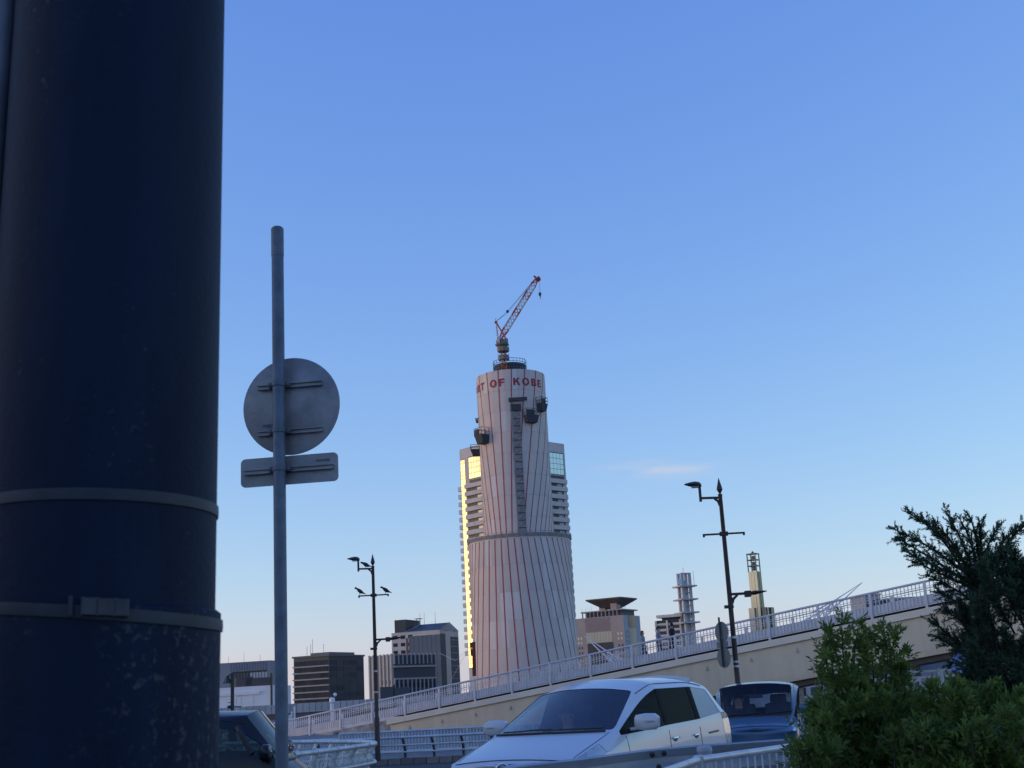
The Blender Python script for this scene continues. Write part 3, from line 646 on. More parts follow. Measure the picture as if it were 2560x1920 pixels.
for x in (1548, 1553, 1560): mast(t, fx(x)-1, 4, zz(1524), random.uniform(1, 2), .12)
# telecom building: low block and antenna tower
t, W, D, H = corner_building('telecom_block', 'grey balconied block with an overhanging roof beside the ringed mast', 1643, 1700, 1740, 1548, 600, 25, mat('telecom_wall', (.5, .48, .47), .8, vary=.1, scale=.2))
for k in range(7):
    z = H-2.2-k*2.6; fl_box(t, -W-.3, .2, z, z+.9, 0, .6, 'balcony', mat('telecom_pale', (.6, .58, .56), .8)); fr_box(t, 0, D, z, z+.9, 0, .6, 'balcony', mat('telecom_pale', (.6, .58, .56)))
    fl_box(t, -W+.5, -.4, z+.95, z+2.3, 0, .06, 'window', M_og2); fr_box(t, .4, D-.3, z+.95, z+2.3, 0, .06, 'window', M_og2)
for x in (-W, -W*.55, -.2): fl_box(t, x, x+.8, 0, H, .0, .9, 'pilaster', mat('telecom_pale', (.6, .58, .56)))
b = MB(); b.box(-W+1.2, 1.5, -1.8, D, H+1.2, H+2.5); b.build('roof_slab', mat('telecom_pale', (.6, .58, .56)), t)
b = MB(); b.box(-W+3, -.5, 1, D-1, H, H+1.2); b.build('roof_storey', M_dark, t)
mt = thing('antenna_tower', 'grey concrete mast tower with four ring platforms and dishes', 'tower', P(1727, 1650, 600)*1.0, R(20))
mo = P(1727, 1650, 600); mt.location = (mo.x, 600, 0); WM[mt.name] = Matrix.Translation((mo.x, 600, 0)) @ Matrix.Rotation(R(20), 4, 'Z')
M_mt = mat('mast_conc', (.52, .5, .5), .8, vary=.12, scale=.2)
ztm = zat(1727, 1432, 600)
for sx, sy in ((-1, -1), (1, -1), (1, 1), (-1, 1)):
    b = MB(); b.box(sx*1.95-.6, sx*1.95+.6, sy*1.95-.6, sy*1.95+.6, 0, ztm); b.build('leg', M_mt, mt)
b = MB(); b.box(-.55, .55, -.55, .55, 0, ztm-3.5); b.build('lift_core', M_mt, mt)
for pyy in (1432, 1464, 1480.5, 1497, 1513, 1530, 1555):
    z = zat(1727, pyy, 600); big = pyy in (1464, 1497, 1530, 1555); s = 4.4 if big else 2.0; b = MB(); b.box(-s, s, -s, s, z-.65 if big else z-.4, z); b.build('platform' if big else 'cross_beam', M_mt, mt)
zt = zat(1727, 1464, 600); 
for x, h in ((-3.3, 6), (3.6, 6.6), (-2.9, 5)): mast(mt, x, -3, zt, h, .13)
mast(mt, 0, 0, ztm, 2.8, .12)
b = MB(); b.lathe([(1.3, .0), (1.05, .4), (.2, .75)], 14, (-4.0, -3.4, zt+1.9), axis='Y'); b.build('dish', M_white, mt)
b = MB(); b.tube([(-4, -3.0, zt), (-4, -3.0, zt+1.9)], .14, 6); b.build('dish_stand', M_mt, mt)
# slim faceted tower on the right
t, W, D, H = corner_building('mirror_tower', 'slim faceted mirror tower with an open lattice top right of the lamp', 1873, 1892, 1905, 1428, 700, 35, mat('mirror_side', (.1, .12, .12), .3, metal=.4))
M_mg = mat('mirror_gold', (.34, .355, .35), .32, metal=1.0); M_mgr = mat('mirror_green', (.07, .1, .095), .25, metal=.6)
for i in range(3): fl_box(t, -W+i*W/3+.06, -W+(i+1)*W/3-.06, 0, H-.1, 0, .12+.12*(i % 2), 'mirror_panel', M_mg)
for i in range(3): fr_box(t, i*D/3+.06, (i+1)*D/3-.06, 0, H-.1, 0, .12+.1*(i % 2), 'mirror_panel', M_mgr)
zt = zat(1890, 1383, 700); h = zt-H
for x, y in ((-W+.2, .2), (-.2, .2), (-.2, D-.2), (-W+.2, D-.2)):
    b = MB(); b.box(x-.25, x+.25, y-.25, y+.25, H, zt); b.build('lattice_leg', M_mgr, t)
for f in (.33, .66, 1.0):
    b = MB(); z = H+h*f
    for p0, p1 in (((-W, 0), (0, 0)), ((0, 0), (0, D)), ((0, D), (-W, D)), ((-W, D), (-W, 0))): b.bar((*p0, z), (*p1, z), .4, .5)
    b.build('lattice_ring', M_mgr, t)
for f, r in ((.18, 1.3), (.45, 1.6), (.78, 1.3)):
    b = MB(); b.lathe([(r*.5, -1.1), (r, -.6), (r, .6), (r*.5, 1.1)], 8, (-W/2, D/2, H+h*f)); b.build('bell', mat('bell_metal', (.17, .17, .15), .5, metal=.6), t)
b = MB(); b.lathe([(.1, 0), (1.2, .2), (.6, 1.0), (.1, 1.7)], 8, (-W/2, D/2, zt)); b.build('top_cap', M_mgr, t)
hb = zat(1890, 1519, 700)
for x0, x1, y0, y1, mm in ((-W-1.2, -W+2.2, -1.5, 3, M_mg), (.4, 2.2, .5, 3, mat('mirror_side', (.1, .12, .12))), (1.2, 2.6, D-2, D+3, M_mg), (.3, 3.4, D+1, D+5, M_mgr)):
    b = MB(); b.box(x0, x1, y0, y1, 0, hb); b.build('base_block', mm, t)
# unseen block added at left to keep the low sun off the near street
mb = thing('unseen_shade_block', 'long pale unseen block added at left to shade the street', 'building', (-46, 0, 0))
b = MB(); b.box(-30, 0, -85, 66, 0, 10.4); b.build('wall', mat('shade_block_wall', (.42, .4, .38), .8, vary=.1, scale=.1), mb)
for k in range(2):
    b = MB(); b.box(0, .4, -85, 66, 4.4+k*4.8, 5.3+k*4.8); b.build('floor_band', M_band, mb)
    for i in range(19):
        b = MB(); b.box(0, .08, -83+i*7.8, -77.5+i*7.8, 1.6+k*4.8, 4.1+k*4.8); b.build('window', M_og, mb)
b = MB(); b.box(-30.3, .5, -85.3, 66.3, 10.4, 11); b.build('parapet', M_conc, mb)
# sail-like roof frame of the museum behind the bridge
sr = thing('sail_roof_frame', 'white sail shaped space frame roof seen through the bridge railing', 'roof frame', (0, 260, 0))
S = lambda px, py, dy=0: P(px, py, 260+dy)
for tipp, foots in (((1462, 1590), ((1520, 1630), (1500, 1628))), ((2156, 1456), ((2088, 1500), (2110, 1498)))):
    for f in foots: b = MB(); b.tube([S(*tipp), S(*f), S(f[0]+(f[0]-tipp[0])*.9, f[1]+(f[1]-tipp[1])*.75)], [.06, .15, .18], 6); b.build('spire_tube', M_white, sr, world=True)
pts_a = [(1515, 1628), (1560, 1652), (1620, 1668), (1690, 1676)]; pts_b = [(2095, 1497), (2060, 1525), (2010, 1552), (1955, 1575)]
for chain in (pts_a, pts_b):
    for dy in (0, 6):
        b = MB(); b.tube([S(x, y, dy) for x, y in chain], .2, 5); b.tube([S(x, y+18, dy) for x, y in chain], .2, 5); b.build('chord_tube', M_white, sr, world=True)
    b = MB()
    for i in range(len(chain)-1):
        for f in (0, .33, .66):
            x, y = lerp(chain[i][0], chain[i+1][0], f), lerp(chain[i][1], chain[i+1][1], f); x2, y2 = lerp(chain[i][0], chain[i+1][0], f+.33), lerp(chain[i][1], chain[i+1][1], f+.33)
            b.tube([S(x, y), S(x2, y2+18), S(x2, y2, 6), S(x, y)], .12, 4)
    b.build('web_tube', M_white, sr, world=True)
# low blocks seen through and under the bridge
def low_block(name, label, pl, pr, pt, Y, m, rows, cols, depth=12, pb=None):
    a = P(pl, pt, Y); c = P(pr, pt, Y); t = thing(name, label, 'building', (a.x, Y, 0)); w = c.x-a.x; h = max(a.z, c.z)
    b = MB(); b.box(0, w, 0, depth, 0, h); b.build('wall', m, t)
    for k in range(rows):
        for i in range(cols):
            b = MB(); fh = min(3.0, h/rows); b.box((i+.15)*w/cols, (i+.85)*w/cols, -.08, 0, h-(k+.85)*fh, h-(k+.25)*fh); b.build('window', M_og2, t)
    b = MB(); b.box(-.2, w+.2, -.2, depth, h, h+.4); b.build('roof', M_conc, t)
    return t
low_block('grey_flats', 'grey flats seen through the upper bridge railing', 2160, 2200, 1490, 290, mat('flats_grey', (.3, .31, .35), .8), 4, 4)
low_block('long_grey_hall', 'long grey hall seen low through the bridge railing at right', 2215, 2420, 1500, 290, mat('hall_grey', (.2, .21, .26), .7), 2, 9)
low_block('pale_pavilion', 'pale low pavilion seen under the bridge above the shrub', 1975, 2300, 1678, 150, mat('pavilion_pale', (.42, .41, .43), .7), 2, 8)
ov = thing('road_overpass', 'teal grey overpass girder seen under the bridge at right', 'overpass', (0, 96, 0))
oa, ob_ = P(1960, 1680, 96), P(2640, 1610, 96); b = MB(); hh = .95
b.prism([(oa.x, 96, oa.z-hh), (ob_.x, 96, ob_.z-hh), (ob_.x, 96, ob_.z+hh), (oa.x, 96, oa.z+hh)], (0, 8, 0)); b.build('girder', mat('overpass_teal', (.13, .17, .21), .6, vary=.12, scale=.3), ov, world=True)
b = MB(); b.tube([P(1960, 1684, 95.9), P(2640, 1614, 95.9)], .06, 5); b.build('pipe', M_galv, ov, world=True)
b = MB(); p = P(2293, 1656, 95.7); b.box(p.x-.15, p.x+.15, p.y-.1, p.y+.3, p.z-1, p.z+.5); b.build('drain_box', M_dark, ov, world=True)
for px_ in (1975, 2560):
    b = MB(); p = P(px_, 1690, 99); b.box(p.x-.7, p.x+.7, 98, 101, 0, p.z); b.build('pier', M_conc, ov, world=True)
# red-brown rig leaning on the tower foot
rg = thing('piling_rig', 'dark red rig column standing at the foot of the shrouded tower', 'rig', P(1184, 1690, 398))
b = MB(); p0, p1 = P(1186, 1690, 398), P(1184, 1605, 398); b.bar(p0, p1, 1.3, 1.1); b.build('column', mat('rig_red', (.14, .035, .035), .7, vary=.3), rg, world=True)
b = MB(); b.tube([P(1180, 1606, 398), P(1128, 1700, 398)], .05, 4); b.tube([P(1180, 1612, 398), P(1139, 1652, 398), P(1098, 1632, 430)], .04, 4); b.build('guy_wire', M_galv, rg, world=True)
b = MB(); b.bar(P(1179, 1640, 398), P(1176, 1606, 398), .5, .5); b.bar(P(1176, 1607, 398), P(1184, 1625, 398), .4, .4); b.build('arm', mat('rig_red', (.14, .035, .035)), rg, world=True)
# ------------------------------------------------------------------ pedestrian bridge
BA, BB = P(640, 1817, 80), P(2372, 1438, 55)
bv = BB-BA; bl = math.hypot(bv.x, bv.y); bd = Vector((bv.x/bl, bv.y/bl, 0)); bn = Vector((-bd.y, bd.x, 0)); slope = bv.z/bl
bang = math.atan2(bd.y, bd.x)
def BP(s, off=0.0, z=0.0): return Vector((BA.x, BA.y, BA.z))+bd*s+bn*off+Vector((0, 0, slope*s+z))   # z 0 = top of handrail
bridge = thing('pedestrian_bridge', 'sloping beige pedestrian bridge with a pale picket railing', 'bridge', (BA.x, BA.y, 0), bang)
S0, S1, BAY, RH, BW = -3.0, bl*1.32, 2.5, 1.1, 3.0
def s_at(px):                                      # distance along the bridge under a photo column
    lo, hi = -10, bl*1.5
    for _ in range(50):
        m = (lo+hi)/2; q = BP(m); v = CROT.transposed() @ (q-EYE); x = 1280+FPX*v.x/-v.z
        if x < px: lo = m
        else: hi = m
    return lo
SG = s_at(968)
M_beige = mat('girder_beige', (0.68, 0.57, 0.42), 0.75, vary=.09, scale=1.6, stretch=(1, 1, .16), bump=.04); M_fascia = mat('fascia_beige', (.74, .65, .52), .75, vary=.12, scale=.4)
zd = -RH-.06
b = MB(); b.prism([BP(SG, .14, zd-.3), BP(SG+.45, .14, zd-1.75), BP(SG+.75, .35, zd-2.0), BP(S1, .35, zd-2.0), BP(S1, .14, zd-1.75), BP(S1, .14, zd-.3)], bn*(BW-.3)); b.build('girder', M_beige, bridge, world=True, smooth=20)
b = MB(); b.prism([BP(SG-.1, 0, zd-.3), BP(S1, 0, zd-.3), BP(S1, 0, zd), BP(SG-.1, 0, zd)], bn*BW); b.build('deck_edge', M_fascia, bridge, world=True)
b = MB(); b.prism([BP(S0-2, .25, -6), BP(SG+.6, .25, -6), BP(SG+.3, .25, zd-1.6), BP(SG-.12, .25, zd-.02), BP(S0-2, .25, zd-.02)], bn*(BW-.4)); b.build('abutment', M_conc, bridge, world=True)
b = MB(); q0, q1 = s_at(766), s_at(833); b.prism([BP(q0, -.05, -6), BP(q1, -.05, -6), BP(q1, -.05, zd-.12), BP(q0, -.05, zd-.12)], bn*.25); b.build('wing_wall', mat('wing_beige', (.42, .4, .36), .8, vary=.15), bridge, world=True)
b = MB(); b.prism([BP(SG+.7, .55, zd-2.0), BP(S1, .55, zd-2.0), BP(S1, .55, zd-2.25), BP(SG+.9, .55, zd-2.25)][::-1], bn*(BW-1.1)); b.build('bottom_flange', mat('flange_brown', (.09, .07, .06), .8), bridge, world=True)
m = MB(); m.prism([(-.06, 0, -.14), (.06, 0, -.14), (0, 0, .03)], (0, .05, 0)); m.box(-.07, .07, -.04, .02, -.16, -.14); me = m.mesh('lifting_lug', mat('lug_paint', (.44, .4, .34), .8))
repeat('lifting_lug', me, bridge, [(WM[bridge.name].inverted() @ BP(s, .08, zd-.62), 0) for s in np.arange(SG+1.5, S1, 2.35)])
inv = WM[bridge.name].inverted()
post = MB(); post.box(-.055, .055, -.05, .05, zd+.0, -.03); pme = post.mesh('post', M_rail)
pan = MB()
npk = 14
for i in range(1, npk):
    x = .06+(BAY-.12)*i/npk; pan.box(x-.016, x+.016, -.012, .012, zd+.12+slope*x, -.06+slope*x)
for zz, th in ((-.24, .02), (-.43, .02), (zd+.12, .04)):
    pan.bar((.05, 0, zz+slope*.05), (BAY-.05, 0, zz+slope*(BAY-.05)), .025, th)
pan.prism([(.06, .02, zd+.14+slope*.06), (BAY-.06, .02, zd+.14+slope*(BAY-.06)), (BAY-.06, .02, -.6+slope*(BAY-.06)), (.06, .02, -.6+slope*.06)], (0, .012, 0))
qme = pan.mesh('railing_panel', M_rail)
far = MB()
for zz, th in ((zd+.12, .04),): far.bar((.05, 0, zz+slope*.05), (BAY-.05, 0, zz+slope*(BAY-.05)), .025, th)
far.prism([(.06, .02, zd+.14+slope*.06), (BAY-.06, .02, zd+.14+slope*(BAY-.06)), (BAY-.06, .02, -.6+slope*(BAY-.06)), (.06, .02, -.6+slope*.06)], (0, .012, 0))
fme = far.mesh('railing_panel', M_rail)
nb = int((S1-S0)/BAY)
for off in (.1, BW-.1):
    repeat('post', pme, bridge, [(inv @ BP(S0+i*BAY, off), 0) for i in range(nb+1)])
    repeat('railing_panel', qme if off < 1 else fme, bridge, [(inv @ BP(S0+i*BAY, off), 0) for i in range(nb)])
    b = MB(); b.tube([BP(S0-.1, off, -.035), BP(S1, off, -.035)], .055 if off < 1 else .024, 10); b.build('handrail', mat('handrail_paint', (.5, .51, .58), .35, vary=.1), bridge, world=True, smooth=40)
# small fence end fan beyond the ramp foot
ff = thing('fin_railing', 'white stepped fence fins rising beyond the ramp foot', 'fence', P(720, 1810, 92))
for i, (px, pt) in enumerate(((714, 1800), (719, 1793), (724, 1787), (729, 1779), (736, 1766))):
    b = MB(); p1 = P(px, pt, 92); b.box(p1.x-.05, p1.x+.05, 91.9, 92.1, 0, p1.z); b.build('fin', M_white, ff, world=True)
gl = thing('globe_post', 'dark bollard post with a white globe and white foot beyond the ramp', 'bollard', P(831, 1790, 95))
p = P(831, 1780, 95); zt_ = P(833, 1737, 95).z
b = MB(); b.lathe([(.15, p.z-2), (.14, p.z+.6)], 12, (p.x, 95, 0)); b.lathe([(.12, p.z+.62), (.2, p.z+.7), (.2, p.z+.95), (.12, p.z+1.05)], 12, (p.x, 95, 0)); b.build('white_foot', M_white, gl, world=True)
b = MB(); b.lathe([(.13, p.z+1.05), (.15, zt_-.25), (.1, zt_)], 12, (p.x, 95, 0)); b.build('shaft', M_dark, gl, world=True)
b = MB(); b.ellipsoid((p.x+.22, 95, zt_-.0), .14, .14, .14); b.build('globe', M_white, gl, world=True, smooth=60)
ds = thing('direction_sign', 'back of a dark two panel direction sign beyond the bridge railing', 'sign', P(985, 1800, 100))
for x0, x1, y0, y1 in ((950, 984, 1718, 1745), (986, 1025, 1719, 1745)):
    a, c = P(x0, y0, 100), P(x1, y1, 100); b = MB(); b.prism([(a.x, 100, c.z), (c.x, 100, c.z), (c.x, 100, a.z), (a.x, 100, a.z)], (0, .08, 0)); b.build('panel_back', mat('sign_back_dark', (.05, .065, .075), .5, vary=.1), ds, world=True)
b = MB(); p = P(985, 1745, 100); b.tube([(p.x, 100.2, 0), (p.x, 100.2, p.z+1)], .1, 8); b.build('post', M_dark, ds, world=True)
# ------------------------------------------------------------------ far pipe guardrail, picket fence
gr = thing('pipe_guardrail', 'low three pipe guardrail along the far kerb', 'guardrail', FA)
L = (FB-FA).length; ext = 22
for z, r in ((.69, .036), (.49, .027), (.31, .023)):
    b = MB(); b.tube([FA-fd*6+Vector((0, 0, z)), FB+fd*ext+Vector((0, 0, z))], r, 8); b.build('rail', M_galv, gr, world=True, smooth=40)
m = MB(); pts = [(0, .12, .0), (0, .2, .2), (0, .19, .38), (0, .06, .58), (0, -.02, .69)]
for i in range(4): m.bar(pts[i], pts[i+1], .05, .1 if i < 3 else .07, up=(0, 1, 0))
for z in (.49, .31): m.bar((0, .18, z-.02), (0, .0, z), .05, .05)
m.box(-.06, .06, .02, .1, 0, .12)
me = m.mesh('post', mat('guard_post', (.05, .05, .055), .5, vary=.3)); fa = math.atan2(fd.y, fd.x)
repeat('post', me, gr, [(fd*(i*.82)-fd*5+Vector((0, 0, .0))+fn*.02, fa) for i in range(int((L+ext+4)/.82))])
def picket_fence(name, label, px0, px1, Y0, zt, zb0, bay, pick, parent_cat='fence', dirv=fd):
    a = P(px0, 1826, Y0); a = Vector((a.x, a.y, 0)); c = a+dirv*0
    t = thing(name, label, parent_cat, a, math.atan2(dirv.y, dirv.x))
    n = 1
    while True:
        q = a+dirv*(n*bay); v = CROT.transposed() @ (q+Vector((0, 0, zt))-EYE)
        if 1280+FPX*v.x/-v.z > px1 or n > 60: break
        n += 1
    b = MB(); b.tube([(0, 0, zt), (n*bay, 0, zt)], .035, 8); b.build('top_rail', M_galv, t, smooth=40)
    b = MB(); b.bar((0, 0, zb0), (n*bay, 0, zb0), .05, .05); b.build('bottom_rail', M_white, t)
    m = MB(); m.box(-.03, .03, -.03, .03, 0, zt); pm = m.mesh('post', M_galv)
    repeat('post', pm, t, [((i*bay, 0, 0), 0) for i in range(n+1)])
    m = MB(); k = int(bay/pick)
    for i in range(1, k): m.box(i*bay/k-.013, i*bay/k+.013, -.012, .012, zb0, zt-.02)
    pm = m.mesh('picket_panel', M_galv); repeat('picket_panel', pm, t, [((i*bay, 0, 0), 0) for i in range(n)])
    return t
picket_fence('picket_fence', 'pale picket fence with a top pipe behind the pipe guardrail', 848, 1560, 39.5, .79, .22, 1.0, .1)
picket_fence('picket_fence', 'short picket fence run left of the lamp by the wing wall', 560, 832, 42.0, .62, .1, 1.0, .1, dirv=(fd+fn*-.06).normalized())
# ------------------------------------------------------------------ near median guardrail with rounded nose (lower left)
def smooth_path(pts, n=8):
    out = []; pts = [Vector(p) for p in pts]
    for i in range(len(pts)-1):
        p0, p1, p2, p3 = pts[max(i-1, 0)], pts[i], pts[i+1], pts[min(i+2, len(pts)-1)]
        for k in range(n):
            t = k/n; out.append(.5*((2*p1)+(-p0+p2)*t+(2*p0-5*p1+4*p2-p3)*t*t+(-p0+3*p1-3*p2+p3)*t**3))
    return out+[pts[-1]]
def along(path, step):
    acc = 0; out = [(path[0], (path[1]-path[0]).normalized())]
    for i in range(1, len(path)):
        seg = path[i]-path[i-1]; l = seg.length; d = seg.normalized()
        while acc+l >= step*len(out):
            out.append((path[i-1]+d*(step*len(out)-acc), d))
        acc += l
    return out
mg = thing('median_guardrail', 'curved double pipe guardrail with a rounded nose at lower left', 'guardrail', G(717, 1889, .75)-Vector((0, 0, .75)))
zt = .75
ctrl = [G(420, 1923, zt), G(570, 1906, zt), G(717, 1889, zt), G(840, 1874, zt), G(915, 1863.5, zt), G(937, 1859, zt), G(917, 1855.5, zt), G(840, 1855, zt), G(717, 1856, zt), G(560, 1860, zt)]
path = smooth_path(ctrl, 10)
b = MB(); b.tube(path, .052, 10); b.build('top_rail', M_galv, mg, world=True, smooth=50)
low = [p+Vector((0, 0, -.38)) for p in path]
b = MB(); b.tube(low[15:62], .035, 8); b.build('low_rail', M_galv, mg, world=True, smooth=50)
ctr = Vector((sum(p.x for p in path)/len(path), sum(p.y for p in path)/len(path), 0))
sts = along(path, .95)
for i, (p, d) in enumerate(sts):
    side = Vector((-d.y, d.x, 0)); 
    b = MB(); g0 = Vector((p.x, p.y, 0))+side*.22
    b.bar(g0, p+side*.1+Vector((0, 0, -.25)), .04, .1, up=d); b.bar(p+side*.1+Vector((0, 0, -.25)), p+Vector((0, 0, -.03)), .05, .1, up=d); b.tube([p+d*-.03, p+d*.03], .062, 10)
    b.build('post', M_galv, mg, world=True)
    if i < len(sts)-1:
        q, _ = sts[i+1]; c = MB(); o = side*.1
        c.bar(lerp(p, q, .1)+o+Vector((0, 0, -.16)), lerp(p, q, .9)+o+Vector((0, 0, -.16)), .05, .035); c.bar(lerp(p, q, .1)+o+Vector((0, 0, -.62)), lerp(p, q, .9)+o+Vector((0, 0, -.62)), .05, .035)
        for k in range(9):
            s = lerp(p, q, .13+.74*k/8); c.tube([s+o+Vector((0, 0, -.16)), s+o-side*.05+Vector((0, 0, -.3)), s+o+side*.03+Vector((0, 0, -.48)), s+o+Vector((0, 0, -.62))], .011, 5)
        c.build('baluster_panel', M_galv, mg, world=True)
# median island under it
# ------------------------------------------------------------------ near steel guardrail in front of the minivan
zg = 1.09
gp = smooth_path([G(1120, 1940, zg), G(1293, 1913, zg), G(1460, 1894, zg), G(1640, 1871, zg), G(1850, 1855, zg), G(2050, 1841, zg), G(2300, 1826, zg), G(2620, 1806, zg)], 8)
wb = thing('beam_guardrail', 'grey steel beam guardrail on round capped posts in front of the white minivan', 'guardrail', (gp[16].x, gp[16].y, .14))
prof = [(.0, 0), (.012, -.012), (-.02, -.045), (-.055, -.075), (-.055, -.11), (-.01, -.155), (-.01, -.19), (-.055, -.235), (-.055, -.27), (-.02, -.3), (.012, -.333), (0, -.35)]
b = MB(); vs = []; fs = []; k = len(prof)
for i, p in enumerate(gp):
    d = (gp[min(i+1, len(gp)-1)]-gp[max(i-1, 0)]).normalized(); sd = Vector((d.y, -d.x, 0))
    vs += [p+sd*o*1.0+Vector((0, 0, z)) for o, z in prof]
    if i: fs += [((i-1)*k+j, (i-1)*k+j+1, i*k+j+1, i*k+j) for j in range(k-1)]
b.add(vs, fs); o = b.build('beam', mat('guard_steel', (.4, .42, .46), .42, metal=.25, vary=.16, scale=1.4, stretch=(1, 1, 3), bump=.03), wb, world=True, smooth=35)
sm = o.modifiers.new('thick', 'SOLIDIFY'); sm.thickness = .005
def near_path(px, zz=zg):
    best = min(gp, key=lambda p: abs((lambda v: 1280+FPX*v.x/-v.z)(CROT.transposed() @ (p-EYE))-px)); return best
M_post = mat('cap_post', (.4, .39, .41), .5, vary=.15, scale=6)
for px in (1683, 1953, 2230, 2500):
    p = near_path(px); i = gp.index(p); d = (gp[min(i+1, len(gp)-1)]-gp[max(0, i-1)]).normalized(); sd = Vector((d.y, -d.x, 0)); c = p+sd*.13
    q = G(px, 1950, 0); rdir = Vector(((px-1280)/FPX, 1, 0)); c = Vector((c.y*rdir.x+ (0.003*c.y), c.y, 0))
    b = MB(); b.lathe([(.055, .14), (.055, zg-.045)], 20, c); o = b.build('post', M_post, wb, world=True, smooth=40)
    b = MB(); b.lathe([(.05, zg-.05), (.059, zg-.045), (.06, zg-.02), (.052, zg-.008), (.03, zg)], 20, c); b.build('post_cap', M_post, wb, world=True, smooth=40)
for px, py in ((1632, 1888), (1661, 1884), (1648, 1918), (1925, 1876)):
    d_ = ray(px, py); p = near_path(px); c = EYE+d_*((p.y-.075)/d_.y)
    b = MB(); b.lathe([(.022, 0), (.022, -.012), (.011, -.014), (.011, -.035)], 6, c+Vector((0, .035, 0)), axis='Y'); b.build('bolt', M_black, wb, world=True)
# pedestrian pipe fence nearer still
zf = 1.055
f0, f1, f2 = G(1746, 1900, zf), G(2070, 1853, zf), G(1600, 1953, zf)
pf = thing('pipe_fence', 'grey tube pedestrian fence with thin balusters at lower right', 'fence', (f0.x, f0.y, .14))
f1 = f0+(f1-f0)*2.2; f2 = f0+(f2-f0)*1.5
for a, c in ((f0, f1), (f0, f2)):
    b = MB(); b.tube([a, c], .024, 12); b.build('top_rail', M_galv, pf, world=True, smooth=50)
    b = MB(); b.tube([a+Vector((0, 0, -.75)), c+Vector((0, 0, -.75))], .017, 8); b.build('bottom_rail', M_galv, pf, world=True, smooth=50)
    n = int((c-a).length/.115)
    for i in range(1, n):
        s = lerp(a, c, i/n); b = MB(); b.tube([s, s+Vector((0, 0, -.75))], .0065, 6); b.build('baluster', M_galv, pf, world=True)
    for i in range(0 if c == f1 else 1, 1+int((c-a).length/1.8)):
        s = a+(c-a).normalized()*1.8*i; b = MB(); b.lathe([(.03, .14), (.03, zf-.02), (.036, zf+.0), (.037, zf+.022), (.02, zf+.03)], 16, (s.x, s.y, 0)); b.build('post', M_galv, pf, world=True, smooth=40)

# ------------------------------------------------------------------ street lamps
DL = 35.0; lx = P(938, 1640, DL).x; HT = P(933, 1385, DL).z
def make_lamp(name, label, x, y, z0, H):
    t = thing(name, label, 'street lamp', (x, y, z0), 0, 'brown street lamps by the bridge'); H = H-z0
    b = MB(); b.lathe([(.075, 0), (.072, 1.1), (.055, 1.14), (.052, 2.2), (.04, H-.38), (.045, H-.36), (.0451, H-.33)], 12); b.build('pole', M_brown, t, smooth=30)
    b = MB(); b.lathe([(.012, H-.35), (.02, H-.31), (.06, H-.24), (.055, H-.2), (.004, H)], 8); b.build('finial', M_brown, t)
    b = MB(); b.bar((0, 0, H-.4), (-.4, 0, H-.39), .04, .045); b.bar((-.4, 0, H-.46), (-.4, 0, H-.13), .05, .05)
    pts = [(-.02, 0, H-.56), (-.05, 0, H-.47), (-.13, 0, H-.41)]; b.tube(pts, [.03, .028, .02], 6); b.build('upper_arm', M_brown, t)
    b = MB()                                                  # lamp head: flattened teardrop pointing left
    for k, (xx, ww, hh, zz) in enumerate(((-.36, .03, .03, -.13), (-.40, .09, .055, -.115), (-.48, .11, .06, -.105), (-.58, .09, .045, -.1), (-.70, .02, .012, -.095))):
        pass
    secs = ((-.36, .03, .03, -.13), (-.40, .09, .055, -.115), (-.48, .11, .06, -.105), (-.58, .09, .045, -.1), (-.70, .02, .012, -.095))
    vs = []; n = 10
    for xx, ww, hh, zz in secs:
        for q in range(n): a = 2*math.pi*q/n; vs.append((xx, ww*math.cos(a), H+zz+hh*math.sin(a)))
    fs = [(i*n+q, i*n+(q+1) % n, (i+1)*n+(q+1) % n, (i+1)*n+q) for i in range(4) for q in range(n)]+[tuple(range(n))[::-1], tuple(4*n+q for q in range(n))]
    b.add(vs, fs); o = b.build('lamp_head', mat('lamp_head_dark', (.05, .05, .052), .35), t, smooth=50)
    g = MB(); g.box(-.56, -.42, -.06, .06, H-.172, H-.15); g.build('lens', mat('lens_glass', (.3, .3, .3), .2), o)
    b = MB(); b.bar((-.42, 0, H-1.13), (.42, 0, H-1.13), .035, .035); b.box(-.08, .08, -.05, .05, H-1.17, H-1.09); b.box(-.42, -.38, -.015, .015, H-1.18, H-1.14); b.box(.38, .42, -.015, .015, H-1.18, H-1.14); b.build('crossbar', M_brown, t)
    b = MB(); b.bar((0, 0, H-2.33), (.3, 0, H-2.33), .045, .05); b.tube([(.03, 0, H-2.52), (.07, 0, H-2.42), (.16, 0, H-2.35)], [.03, .03, .02], 6); b.build('lower_arm', M_brown, t)
    b = MB(); b.box(.3, .42, -.07, .07, H-2.4, H-2.28); b.build('gear_box', M_brown, t, bevel=.008)
    b = MB(); vs = []
    for xx, ww, hh in ((.42, .05, .035), (.5, .075, .045), (.6, .05, .03), (.74, .012, .01)):
        for q in range(n): a = 2*math.pi*q/n; vs.append((xx, ww*math.cos(a), H-2.33+(xx-.42)*.08+hh*math.sin(a)))
    fs = [(i*n+q, i*n+(q+1) % n, (i+1)*n+(q+1) % n, (i+1)*n+q) for i in range(3) for q in range(n)]+[tuple(range(n))[::-1], tuple(3*n+q for q in range(n))]
    b.add(vs, fs); b.build('lamp_head', M_brown, t, smooth=50)
    b = MB(); b.box(-.12, .055, -.055, .055, H-2.6, H-2.54); b.build('clamp', M_brown, t)
    for z in (H-3.17, H-3.72): b = MB(); b.lathe([(.06, z-.02), (.06, z+.02)], 14); b.build('steel_band', M_galv, t)
    return t
make_lamp('street_lamp', 'brown street lamp with three birds perched on its arms left of the shrouded tower', lx, DL, .13, HT)
lo, hi = 15, 40
